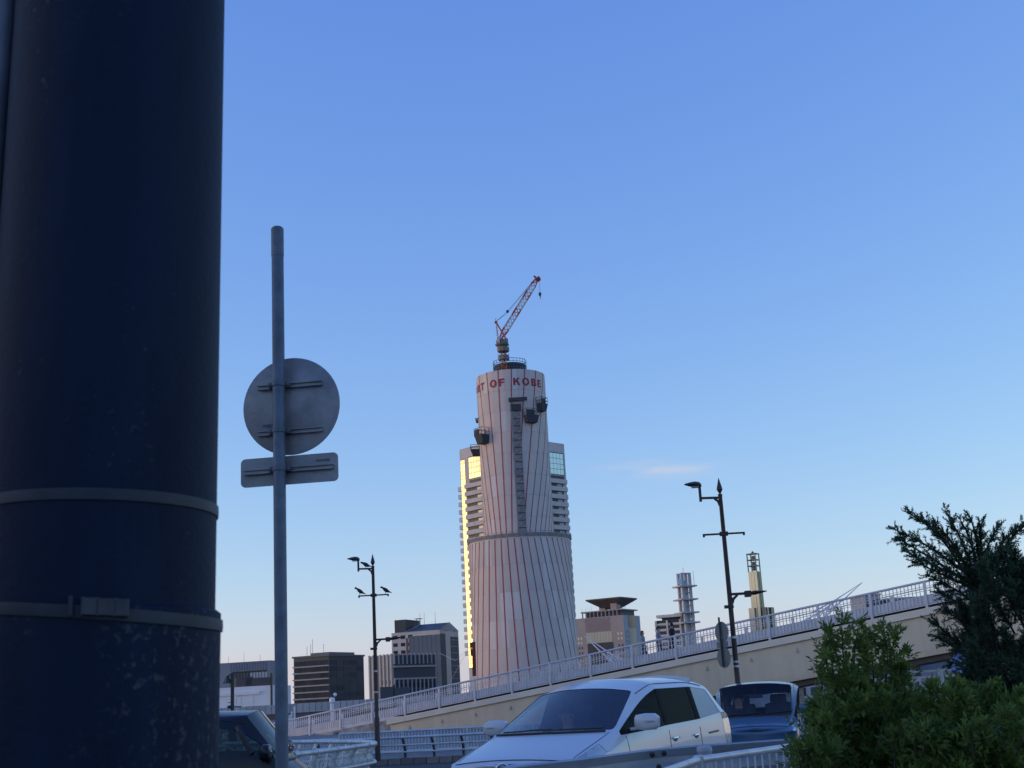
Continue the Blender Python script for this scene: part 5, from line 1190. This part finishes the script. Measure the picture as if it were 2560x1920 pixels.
    b.tube([wc+(u_*math.cos(a)+v_*math.sin(a))*.185 for a in np.linspace(0, 2*math.pi, 24, endpoint=False)], .014, 6, closed=True); b.bar(wc-u_*.18, wc+u_*.18, .03, .03); b.tube([wc, wc+ax_*.25], .03, 6); b.build('steering_wheel', M_black, t)
    b = MB(); b.box(p['xh']+.1, p['xh']+.13, -.12, .12, p['zr']-.29-p.get('hd', 0), p['zr']-.22-p.get('hd', 0)); b.tube([(p['xh']+.12, 0, p['zr']-.22-p.get('hd', 0)), (p['xh']+.13, 0, p['zr']-.14-p.get('hd', 0))], .01, 5); b.build('rear_view_mirror', M_black, t)
    b = MB(); b.box(p['xr']+.3, p['xf']-.35, -p['w']+.08, p['w']-.08, .3, .4); b.build('floor_pan', M_int, t)
    return t, surf, top
def heading(f): return math.atan2(f.y, f.x)
def origin_for(f, local, target):
    l = Vector((-f.y, f.x, 0)); o = Vector((target.x, target.y, 0))-f*local[0]-l*local[1]; o.z = 0; return o
M_carwhite = mat('car_white', (.6, .6, .615), .3, vary=.03, scale=.8, coat=.5, spec=.5)
M_carblue = mat('car_blue', (.05, .115, .2), .35, coat=.5); M_carblack = mat('car_black', (.01, .011, .014), .35, coat=.25, spec=.3)
M_headl = mat('headlamp_lens', (.42, .43, .42), .12, spec=.9, coat=1.0, vary=.4, scale=9)
G_w = glass('windshield_glass', (.62, .68, .7), 1.0, .01, 1.5); G_s = glass('side_glass', (.03, .035, .04), .14, .01, 1.4); G_p = glass('front_side_glass', (.55, .6, .61), .16, .01, 1.4)
pv = dict(w=.855, wr=.585, zr=1.69, belt=(1.0, 1.07), xf=2.1, hz=.93, xc=.88, zc=1.12, xcc=1.2, xh=-.02, xhc=.13, b1=-.36, b2=-.46, c1=-1.42, c2=-1.56, xd=-2.4, xr=-2.7, tail=.15, rake=.08, axf=1.3, axr=-1.5, hd=.065, tall_lamp=True, mx=.3, mz=.2)
fw = Vector((-math.sin(R(27)), -math.cos(R(27)), 0))
ow = origin_for(fw, (pv['xc'], pv['w']-.09), P(1548, 1826, 14.0))
van, vsurf, vtop = build_car('minivan', 'white minivan with chrome door handles facing the camera behind the steel guardrail', pv, ow, heading(fw), M_carwhite, G_w, G_s,
    dict(lamp=M_headl, taillamp=mat('clear_tail', (.5, .48, .42), .12, spec=.9, coat=1, vary=.5, scale=12), quarter=mat('body_quarter', (.2, .23, .28), .25, spec=.4), emblem=True, front_glass=G_p))
b = MB(); b.tube([vtop(-1.95, y)+Vector((-.08-.05*(1-abs(y)/.6), 0, .01)) for y in np.linspace(-.55, .55, 9)], .028, 8); b.build('roof_spoiler', M_carwhite, van, smooth=60)
b = MB(); c = vsurf(-1.9, 1.0, 1); b.tube([vsurf(x, .985+.03*(-1.9-x), 1)+Vector((0, .004, 0)) for x in np.linspace(-1.78, -2.14, 6)], .012, 6); b.build('trim_strip', M_black, van)
G_d = glass('dark_windshield', (.4, .45, .47), .8, .01, 1.3)
pk = dict(w=.735, wr=.625, zr=1.60, belt=(.93, .97), xf=1.68, hz=.88, xc=.85, zc=.99, xcc=1.0, xh=.42, xhc=.52, b1=-.05, b2=-.13, c1=-.85, c2=-.95, xd=-1.45, xr=-1.64, tail=.06, rake=.04, axf=1.15, axr=-1.2, tall_lamp=True)
fk = Vector((-math.sin(R(13)), -math.cos(R(13)), 0))
ok_ = origin_for(fk, (pk['xc'], 0), P(1893, 1805, 22.6))
kei, ks, kt = build_car('minivan', 'small blue boxy car behind the white minivan, facing the camera', pk, ok_, heading(fk), M_carblue, glass('kei_windshield', (.82, .86, .86), .8, .01, 1.4), G_p, dict(lamp=M_headl, handle=M_carblue, front_glass=G_p, tail_glass=G_w, grille_drop=.15))
kei.name = 'compact_car'; WM[kei.name] = WM['minivan.001'] if 'minivan.001' in WM else Matrix.Identity(4)
ps = dict(w=.83, wr=.62, zr=1.585, belt=(.97, 1.0), xf=1.26, hz=.87, xc=.86, zc=1.06, xcc=.97, xh=.52, xhc=.62, mx=.06, mz=.12, b1=-.25, b2=-.36, c1=-1.2, c2=-1.32, xd=-1.95, xr=-2.15, tail=.2, rake=.06, axf=.8, axr=-1.35)
fs_ = Vector((math.cos(R(3)), math.sin(R(3)), 0))
os_ = origin_for(fs_, (ps['xc'], -(ps['w']-.09)), P(682, 1882, 14.6))
suv, ss, st_ = build_car('hatchback', 'black short nosed car facing right between the utility pole and the sign pole', ps, os_, heading(fs_), M_carblack, G_d, glass('suv_glass', (.3, .36, .34), 1.0, .01, 1.7), dict(lamp=M_headl, mirror=M_carblack, front_glass=glass('suv_front_glass', (.3, .38, .34), .6, .01, 1.45)))
for sg in (1, -1):
    b = MB(); b.tube([ss(lerp(ps['xc']-.22, ps['xh']-.06, f), lerp(1.08, ps['zr']-.21, f), sg) for f in np.linspace(0, 1, 7)], .035, 6); b.build('quarter_pillar', M_black, suv)
# ------------------------------------------------------------------ people
def person(label, loc, rz, skin, hairc, top_m, bot_m, pose='walk', hgt=1.68, hair='short', cat='person'):
    t = thing('person', label, cat, loc, rz); k = hgt/1.7
    if pose == 'sit': hip, ch = .0, .42
    J = {}
    if pose == 'walk':
        J = dict(pel=(0, 0, .95), bel=(0, 0, 1.1), che=(.01, 0, 1.28), nec=(.0, 0, 1.46), hea=(.02, 0, 1.55), crn=(.02, 0, 1.64), hl=(0, .1, .9), kl=(.12, .1, .5), al=(.0, .1, .09), tl=(.17, .1, .04), hr=(0, -.1, .9), kr=(.02, -.1, .5), ar=(-.2, -.1, .13), tr=(-.04, -.1, .04),
            sl=(0, .18, 1.39), el=(-.1, .24, 1.13), wl=(.06, .25, .93), pl=(.1, .25, .86), sr=(0, -.18, 1.39), er=(.06, -.24, 1.13), wr=(.2, -.23, .97), pr=(.25, -.23, .91))
    else:
        J = dict(pel=(0, 0, 0), bel=(-.03, 0, .15), che=(-.07, 0, .34), nec=(-.08, 0, .51), hea=(-.05, 0, .6), crn=(-.05, 0, .69), hl=(.05, .1, .0), kl=(.43, .12, .05), al=(.55, .12, -.33), tl=(.7, .12, -.37), hr=(.05, -.1, .0), kr=(.43, -.12, .05), ar=(.55, -.12, -.33), tr=(.7, -.12, -.37),
            sl=(-.07, .18, .45), el=(.08, .24, .22), wl=(.3, .15, .3), pl=(.37, .13, .33), sr=(-.07, -.18, .45), er=(.08, -.24, .22), wr=(.3, -.15, .3), pr=(.37, -.13, .33))
    Rr = dict(pel=.13, bel=.125, che=.14, nec=.052, hea=.085, crn=.075, hl=.09, kl=.062, al=.042, tl=.035, hr=.09, kr=.062, ar=.042, tr=.035, sl=.062, el=.045, wl=.03, pl=.034, sr=.062, er=.045, wr=.03, pr=.034)
    E = [('pel', 'bel'), ('bel', 'che'), ('che', 'nec'), ('nec', 'hea'), ('hea', 'crn'), ('pel', 'hl'), ('hl', 'kl'), ('kl', 'al'), ('al', 'tl'), ('pel', 'hr'), ('hr', 'kr'), ('kr', 'ar'), ('ar', 'tr'), ('che', 'sl'), ('sl', 'el'), ('el', 'wl'), ('wl', 'pl'), ('che', 'sr'), ('sr', 'er'), ('er', 'wr'), ('wr', 'pr')]
    names = list(J); vs = [Vector(J[q])*k for q in names]; rad = [Rr[q]*k for q in names]; ed = [(names.index(a), names.index(b)) for a, b in E]
    for sd in 'lr':
        w, q = Vector(J['w'+sd])*k, Vector(J['p'+sd])*k; d = (q-w).normalized(); base = names.index('p'+sd)
        sv = d.cross(Vector((1, 0, 0)) if abs(d.x) < .7 else Vector((0, 0, 1))).normalized()
        for f, ln in ((-1.5, .062), (-.5, .075), (.5, .07), (1.5, .055)):
            i0 = len(vs); vs += [q+sv*f*.017+d*.035, q+sv*f*.019+d*(.035+ln*.55)+Vector((0, 0, -.008)), q+sv*f*.019+d*(.035+ln)+Vector((0, 0, -.025))]; rad += [.0095, .009, .008]; ed += [(base, i0), (i0, i0+1), (i0+1, i0+2)]
        i0 = len(vs); vs += [lerp(w, q, .6)+sv*-.04, lerp(w, q, 1.0)+sv*-.058+d*.02]; rad += [.011, .009]; ed += [(base, i0), (i0, i0+1)]
    me = bpy.data.meshes.new('skel'); me.from_pydata(vs, ed, []); ob = bpy.data.objects.new('skel', me); COL.objects.link(ob)
    md = ob.modifiers.new('skin', 'SKIN'); md.use_smooth_shade = True; ob.modifiers.new('sub', 'SUBSURF').levels = 1
    for i, sv_ in enumerate(me.skin_vertices[0].data): sv_.radius = (rad[i], rad[i]); sv_.use_root = (i == 0)
    em = bpy.data.meshes.new_from_object(ob.evaluated_get(bpy.context.evaluated_depsgraph_get())); bpy.data.objects.remove(ob)
    for m_ in (skin, top_m, bot_m, M_black): em.materials.append(m_)
    nz = J['nec'][2]*k; wl_, wr_ = Vector(J['wl'])*k, Vector(J['wr'])*k; pz = J['pel'][2]*k; hp = pz+.06
    elb = [Vector(J['el'])*k, Vector(J['er'])*k]
    for q in em.polygons:
        c = q.center
        if c.z > nz-.02*k and abs(c.y) < .13: mi = 0
        elif min((c-wl_).length, (c-wr_).length) < .12*k and abs(c.y) > .09: mi = 0
        elif abs(c.y) > .17*k and c.z > pz-.15: mi = 1
        elif pose == 'walk': mi = 3 if c.z < .09 else (2 if c.z < hp else 1)
        else: mi = 3 if (c.x > .45 and c.z < -.3) else (2 if (c.x > .1 and abs(c.y) < .2 and c.z < .15) or c.z < .04 else 1)
        q.material_index = mi
    o = bpy.data.objects.new('body', em); COL.objects.link(o); o.parent = t
    hc = Vector(J['hea'])*k+Vector((0, 0, .055)); b = MB(); b.ellipsoid(hc+Vector((-.018, 0, .022)), .105*k, .088*k, .105*k, 14, 8)
    if hair == 'long': b.ellipsoid(hc+Vector((-.05, 0, -.06)), .07*k, .09*k, .12*k, 12, 7)
    hm = b.mesh('hair', mat('hair_'+hairc, {'black': (.012, .01, .01), 'brown': (.05, .028, .018)}[hairc], .6), smooth=60)
    bm = bmesh.new(); bm.from_mesh(hm); bmesh.ops.delete(bm, geom=[v for v in bm.verts if v.co.x > hc.x+.045 and v.co.z < hc.z+.055], context='VERTS'); bm.to_mesh(hm); bm.free()
    h = bpy.data.objects.new('hair', hm); COL.objects.link(h); h.parent = t
    b = MB(); fx = hc.x+.085*k
    b.prism([(fx-.012, -.012, hc.z-.03), (fx-.012, .012, hc.z-.03), (fx-.008, .0, hc.z+.015)], (.025, 0, -.008)); b.build('nose', skin, t)
    for y in (-.033, .033): b = MB(); b.ellipsoid((fx-.012, y*k, hc.z+.008), .008, .013, .008, 8, 5); b.build('eye', M_black, t)
    b = MB(); b.ellipsoid((fx-.01, 0, hc.z-.055), .008, .024, .006, 8, 5); b.build('mouth', mat('lip', (.3, .12, .1), .6), t)
    for y in (-.085, .085): b = MB(); b.ellipsoid((hc.x-.0, y*k, hc.z-.01), .02, .01, .03, 8, 5); b.build('ear', skin, t)
    return t
M_skin = mat('skin', (.42, .25, .18), .55); C_ = lambda n, c: mat('cloth_'+n, c, .85, vary=.15, scale=12)
zdk = -RH+.12
for px, lab, sk, hair_, hl, tm, bm_, hg, dz_ in ((1608, 'person with brown hair in a pale grey shirt walking first down the bridge', M_skin, 'brown', 'long', C_('pale', (.3, .33, .36)), C_('slate', (.09, .1, .12)), 1.66, 1), (1648, 'person with short dark hair in a grey shirt walking between two others on the bridge', M_skin, 'black', 'short', C_('grey', (.25, .26, .29)), C_('slate', (.09, .1, .12)), 1.69, 1), (1683, 'person in black clothes walking last of three on the bridge', mat('skin_shade', (.25, .15, .11), .55), 'black', 'short', C_('black', (.012, .012, .014)), C_('black', (.012, .012, .014)), 1.74, 1)):
    s = s_at(px)-1.2*.84*bn.x/bd.x; q = BP(s, 1.2, zdk); person(lab, (q.x, q.y, q.z+.0), bang+(0.1 if px < 1660 else math.pi), sk, hair_, tm, bm_, 'walk', hg, hl)
b = MB(); b.prism([BP(SG-.1, .1, zdk-.02), BP(S1, .1, zdk-.02), BP(S1, BW-.1, zdk-.02), BP(SG-.1, BW-.1, zdk-.02)], (0, 0, -.03)); b.build('deck_paving', M_side, bridge, world=True)
def seat_world(t_org, f, lx_, ly_, z): l = Vector((-f.y, f.x, 0)); return Vector((t_org.x, t_org.y, 0))+f*lx_+l*ly_+Vector((0, 0, z))
person('driver in a pale top at the wheel of the white minivan', seat_world(ow, fw, -.25, -.4, .66), heading(fw), M_skin, 'black', C_('cream', (.35, .33, .32)), C_('slate', (.09, .1, .12)), 'sit', 1.66)
person('driver in dark clothes at the wheel of the small blue car', seat_world(ok_, fk, .12, -.34, .66), heading(fk), M_skin, 'black', C_('navy', (.04, .045, .07)), C_('slate', (.09, .1, .12)), 'sit', 1.68)
# ------------------------------------------------------------------ white fence and round sign under the bridge at right, behind the shrub
wf = thing('white_fence', 'white rail fence glimpsed under the bridge above the shrub', 'fence', P(2280, 1730, 60))
for y_ in (1679, 1694):
    b = MB(); b.bar(P(2278, y_+1, 60), P(2480, y_-11, 60), .08, .09); b.build('rail', M_white, wf, world=True)
for px in (2281, 2350, 2420, 2478):
    b = MB(); p = P(px, 1675-(px-2280)*.06, 60); b.box(p.x-.09, p.x+.09, 59.9, 60.1, 0, p.z); b.build('post', M_white, wf, world=True)
bs = thing('blue_sign', 'pale blue round sign half hidden behind the conifer', 'sign', P(2405, 1760, 40))
c = P(2405, 1662, 40); b = MB(); b.lathe([(.36, 0), (.37, .015), (.36, .03)], 32, c, axis='Y'); b.build('round_plate', mat('sign_blue', (.22, .3, .58), .45), bs, world=True, smooth=40)
b = MB(); b.tube([(c.x, 40.07, 0), (c.x, 40.07, c.z+.3)], .04, 8); b.build('post', M_galv, bs, world=True)
# ------------------------------------------------------------------ shrubs and conifer at right
def leaf_mat(name, c, c2, tr):
    m = bpy.data.materials.new(name); m.use_nodes = True; nt = m.node_tree; bs = nt.nodes['Principled BSDF']; bs.inputs['Roughness'].default_value = .5; bs.inputs['Specular IOR Level'].default_value = .35
    t = nt.nodes.new('ShaderNodeTexCoord'); n = nt.nodes.new('ShaderNodeTexNoise'); n.inputs['Scale'].default_value = 16; n.inputs['Detail'].default_value = 6; nt.links.new(t.outputs['Object'], n.inputs['Vector'])
    r = nt.nodes.new('ShaderNodeValToRGB'); r.color_ramp.elements[0].position = .35; r.color_ramp.elements[1].position = .68; r.color_ramp.elements[0].color = (*c, 1); r.color_ramp.elements[1].color = (*c2, 1)
    nt.links.new(n.outputs[0], r.inputs[0]); nt.links.new(r.outputs[0], bs.inputs['Base Color'])
    tl = nt.nodes.new('ShaderNodeBsdfTranslucent'); nt.links.new(r.outputs[0], tl.inputs[0]); mx = nt.nodes.new('ShaderNodeMixShader'); mx.inputs[0].default_value = tr
    nt.links.new(bs.outputs[0], mx.inputs[1]); nt.links.new(tl.outputs[0], mx.inputs[2]); nt.links.new(mx.outputs[0], nt.nodes['Material Output'].inputs[0]); return m
def unit(a): return a/np.maximum(np.linalg.norm(a, axis=-1, keepdims=True), 1e-9)
def leaves(base, dirv, nrm, ln, wd, fold=.25):
    """folded leaf per row: base, direction, face normal, length, width -> verts (n*5), tris (n*4)"""
    n = len(base); sd = unit(np.cross(dirv, nrm)); nrm = np.cross(sd, dirv)
    l = ln[:, None]; w = wd[:, None]
    V = np.stack([base, base+dirv*l*.42+sd*w*.5+nrm*w*fold, base+dirv*l*.5-nrm*l*.02, base+dirv*l*.42-sd*w*.5+nrm*w*fold, base+dirv*l-nrm*l*.1], 1)
    T = np.array([[0, 1, 2], [1, 4, 2], [0, 2, 3], [2, 4, 3]])
    return V.reshape(-1, 3), (np.arange(n)[:, None, None]*5+T[None]).reshape(-1, 3)
def sprays(org, axis, length, npair, llen, lwid, droop=.3):
    """pinnate sprays: each has leaflet pairs along a curved stem"""
    n = len(org); B, D, Nn, Ln, Wd = [], [], [], [], []
    ref = unit(RNG.normal(size=(n, 3))); side = unit(np.cross(axis, ref)); up = np.cross(side, axis)
    for k in range(npair):
        f = (k+1)/npair
        pos = org+axis*(length*f)[:, None]+np.array([0, 0, -1])*(length*droop*f*f)[:, None]*.4
        for sg in (-1, 1):
            d = unit(axis*(.45+.25*f)+side*sg*(1-.35*f)+up*.25+RNG.normal(size=(n, 3))*.22)
            B.append(pos); D.append(d); Nn.append(unit(up+RNG.normal(size=(n, 3))*.35)); s = (1-.35*f)*RNG.uniform(.55, 1.25, n); Ln.append(llen*s); Wd.append(lwid*s)
    B.append(org+axis*length[:, None]); D.append(axis); Nn.append(up); Ln.append(np.full(n, llen*.8)); Wd.append(np.full(n, lwid*.7))
    return leaves(np.concatenate(B), np.concatenate(D), np.concatenate(Nn), np.concatenate(Ln), np.concatenate(Wd))
def join(parts):
    Vs, Ts, o = [], [], 0
    for v, t in parts: Vs.append(v); Ts.append(t+o); o += len(v)
    return np.concatenate(Vs), np.concatenate(Ts)
M_leaf = leaf_mat('shrub_leaf', (.085, .14, .032), (.21, .275, .055), .5)
M_bark = mat('bark', (.045, .035, .028), .9, vary=.4, scale=20, bump=.4)
def shrub(label, blobs, shoots, foot, seed, dx=0, dy=0, sc=1.0):
    global RNG
    blobs = [(a+dx, b_+dy, Y, rx*sc, rz_*sc, n) for a, b_, Y, rx, rz_, n in blobs]
    RNG = np.random.default_rng(seed)
    t = thing('shrub', label, 'shrub', foot)
    O, A, Ln = [], [], []
    for (px, py, Y, rx, rz_, n) in blobs:
        c = np.array(P(px, py, Y)); rx, rz_ = rx*Y/FPX, rz_*Y/FPX; ry = min(rx, .42)
        u = unit(RNG.normal(size=(n, 3))); r = RNG.uniform(.15, 1.0, n)**(1/2.2)
        p = c+u*r[:, None]*np.array([rx, ry, rz_]); a = unit(u*np.array([1, 1, .6])*.7+np.array([0, 0, .75])+RNG.normal(size=(n, 3))*.35)
        O.append(p); A.append(a); Ln.append(RNG.uniform(.07, .16, n))
    O, A, Ln = np.concatenate(O), np.concatenate(A), np.concatenate(Ln)
    rs_ = random.Random(seed)
    for k in range(26):                                       # stray shoots that break the outline
        (px, py, Y, rx, rz_, n) = blobs[rs_.randrange(len(blobs))]
        x = px+rs_.uniform(-.9, .9)*rx; yt = py-rz_*math.sqrt(max(0, 1-((x-px)/rx)**2)); e = rs_.uniform(0, 26)
        shoots = shoots+[([(x+rs_.uniform(-12, 12), yt+70), (x, yt+20), (x+rs_.uniform(-16, 16), yt-e)], Y-rs_.uniform(0, .25))]
    parts = [sprays(O-A*Ln[:, None], A, Ln, 6, .052, .02)]
    stems = MB()
    for (pts, Y) in shoots:
        w = [P(x, y, Y)+Vector((0, random.uniform(-.05, .05), 0)) for x, y in pts]; sm_ = smooth_path(w, 6); stems.tube(sm_, [lerp(.0055, .002, i/(len(sm_)-1)) for i in range(len(sm_))], 5)
        L_ = len(sm_); idx = np.arange(int(L_*.25), L_)
        for rep in range(3):
            o = np.array([sm_[i] for i in idx])+RNG.normal(size=(len(idx), 3))*.006; tn = np.array([(sm_[min(i+1, L_-1)]-sm_[max(i-1, 0)]).normalized() for i in idx])
            a = unit(tn*.7+unit(RNG.normal(size=(len(idx), 3)))*.75); parts.append(sprays(o, a, RNG.uniform(.04, .1, len(idx))*np.linspace(1.1, .5, len(idx)), 3, .05, .02))
    V, T = join(parts); V = V-np.array(foot)
    raw_mesh('foliage', V, T, M_leaf, t, 'stuff')
    fz = Vector(foot)
    for i in range(16):
        (px, py, Y, rx, rz_, n) = blobs[i % len(blobs)]; c = P(px+random.uniform(-.6, .6)*rx, py+random.uniform(-.5, .3)*rz_, Y); f0 = Vector((fz.x+(c.x-fz.x)*.35, fz.y+random.uniform(-.15, .15), .1)); m_ = lerp(f0, c, .55)+Vector((0, 0, .12)); stems.tube(smooth_path([f0, m_, c], 5), [lerp(.012, .004, k/10) for k in range(11)], 5)
    stems.build('stems', M_bark, t, world=True)
    return t
fA = P(2120, 1860, 6.6); fA = (fA.x, 6.6, .14)
shrub('tall leafy green shrub with upright shoots beside the pipe fence', [(2115, 1755, 6.6, 100, 95, 190), (2200, 1760, 6.7, 100, 90, 190), (2130, 1830, 6.5, 140, 120, 300), (2020, 1885, 6.4, 62, 70, 95), (2060, 1800, 6.5, 80, 80, 130), (2230, 1860, 6.5, 120, 120, 270), (2250, 1715, 6.8, 40, 55, 40), (2140, 1960, 6.4, 190, 90, 300)],
      [([(2125, 1760), (2105, 1650), (2098, 1545)], 6.6), ([(2140, 1760), (2135, 1640), (2150, 1560)], 6.6), ([(2100, 1760), (2072, 1660), (2068, 1580)], 6.55), ([(2200, 1760), (2212, 1650), (2208, 1565)], 6.7), ([(2215, 1760), (2225, 1660), (2240, 1585)], 6.7), ([(2190, 1760), (2180, 1660), (2178, 1590)], 6.7), ([(2235, 1760), (2245, 1690), (2262, 1632)], 6.7), ([(2060, 1800), (2050, 1730), (2062, 1640)], 6.5), ([(2160, 1760), (2165, 1680), (2160, 1620)], 6.6), ([(2085, 1760), (2085, 1650), (2082, 1612)], 6.6), ([(2000, 1925), (1992, 1895), (1998, 1870)], 6.4)], fA, 21, 22, 28, .84)
fB = P(2420, 1870, 6.2); fB = (fB.x, 6.2, .14)
shrub('lower spreading green shrub at the bottom right corner under the conifer', [(2370, 1800, 6.3, 120, 90, 230), (2330, 1870, 6.2, 130, 110, 280), (2480, 1860, 6.1, 130, 110, 300), (2560, 1820, 6.2, 70, 90, 160), (2430, 1960, 6.0, 220, 90, 330), (2440, 1760, 6.4, 50, 50, 90)],
      [([(2380, 1800), (2390, 1745), (2400, 1712)], 6.3), ([(2340, 1800), (2330, 1745), (2325, 1715)], 6.3), ([(2500, 1820), (2520, 1770), (2540, 1740)], 6.2), ([(2455, 1820), (2450, 1765), (2470, 1715)], 6.3)], fB, 22, 8, 42, .88)
# conifer: ascending limbs clothed in fine scale-leaf sprays
def conifer():
    global RNG
    RNG = np.random.default_rng(5)
    Y = 8.0; ft = P(2500, 1860, Y); foot = Vector((ft.x, Y, .14)); t = thing('conifer_tree', 'dark scale leaved conifer with upswept limbs at the right edge', 'tree', foot)
    Q = lambda x, y, d=0: P(x, y, Y+d)
    fork = Q(2446, 1412); limbs = []
    trunk = smooth_path([foot, Q(2490, 1700, .1), Q(2462, 1550, .05), fork], 6)
    def limb(pts, r0, r1, dens): limbs.append((smooth_path(pts, 7), r0, r1, dens))
    tips = [((2233, 1321), (2330, 1372)), ((2243, 1345), (2335, 1400)), ((2274, 1283), (2352, 1345)), ((2300, 1292), (2365, 1352)), ((2361, 1274), (2400, 1345)), ((2330, 1300), (2385, 1365)), ((2400, 1298), (2425, 1350)), ((2422, 1286), (2440, 1345)), ((2455, 1300), (2452, 1355)), ((2497, 1316), (2470, 1365)), ((2557, 1307), (2500, 1365)), ((2600, 1290), (2520, 1355)), ((2262, 1378), (2350, 1420)), ((2290, 1405), (2365, 1440))]
    for i, (tp, md) in enumerate(tips):
        d = random.uniform(-.25, .25); limb([fork+Vector((0, 0, -.12-.05*(i % 3))), Q(*md, d*.6), Q(*tp, d)], .012, .003, .8)
    low = [((2331, 1551), (2385, 1600)), ((2345, 1590), (2400, 1630)), ((2322, 1440), (2390, 1475)), ((2345, 1478), (2400, 1510)), ((2360, 1520), (2410, 1560)), ((2375, 1660), (2420, 1660)), ((2385, 1700), (2430, 1690)), ((2420, 1740), (2450, 1720)), ((2480, 1760), (2480, 1720))]
    for tp, md in low:
        d = random.uniform(-.25, .2); limb([Q(md[0]+55, md[1]+40, .05), Q(*md, d*.6), Q(*tp, d)], .01, .003, 1.1)
    for i in range(95):
        x = random.uniform(2415, 2640); y = random.uniform(1395, 1760); d = random.uniform(-.5, .4)
        if x < 2440 and y < 1440: continue
        limb([Q(x+random.uniform(5, 50), y+random.uniform(30, 90), d+.1), Q(x+random.uniform(0, 20), y+20, d), Q(x+random.uniform(-30, 25), y-random.uniform(10, 50), d-.08)], .007, .003, 1.3)
    wood = MB(); wood.tube(trunk, [lerp(.09, .025, i/(len(trunk)-1)) for i in range(len(trunk))], 8); wood.build('trunk', M_bark, t, world=True, smooth=50)
    lb = MB(); B, D, Nn, Ln, Wd = [], [], [], [], []
    for pts, r0, r1, dens in limbs:
        n = len(pts); lb.tube(pts, [lerp(r0, r1, i/(n-1)) for i in range(n)], 5)
        P_ = np.array(pts); seg = np.linalg.norm(np.diff(P_, axis=0), axis=1); L_ = seg.sum(); sc_ = .92 if dens < .9 else 1.0; cum = np.concatenate([[0], np.cumsum(seg)])
        m = int(L_/.007*dens); s = RNG.uniform(.12*L_, L_, m); o = np.stack([np.interp(s, cum, P_[:, k]) for k in range(3)], 1)
        tn = unit(np.stack([np.interp(s, cum[:-1], np.gradient(P_[:, k])[:-1]) for k in range(3)], 1))
        a = unit(tn*.9+unit(RNG.normal(size=(m, 3)))*.75); ln = RNG.uniform(.035, .11, m)*np.clip(1.25-s/L_*.6, .5, 1.2)*sc_
        for f in np.linspace(.15, 1, 9):                         # blades along each twig
            for r_ in range(3):
                B.append(o+a*(ln*f)[:, None]); D.append(unit(a*.9+unit(RNG.normal(size=(m, 3)))*.62)); Nn.append(unit(RNG.normal(size=(m, 3)))); Ln.append(RNG.uniform(.012, .026, m)); Wd.append(RNG.uniform(.004, .0065, m))
    lb.build('limbs', M_bark, t, world=True)
    V, T = leaves(*(np.concatenate(q) for q in (B, D, Nn, Ln, Wd)), fold=.1)
    raw_mesh('crown', V-np.array(foot), T, leaf_mat('conifer_leaf', (.04, .075, .045), (.09, .14, .07), .35), t, 'stuff')
    print('conifer tris', len(T))
conifer()
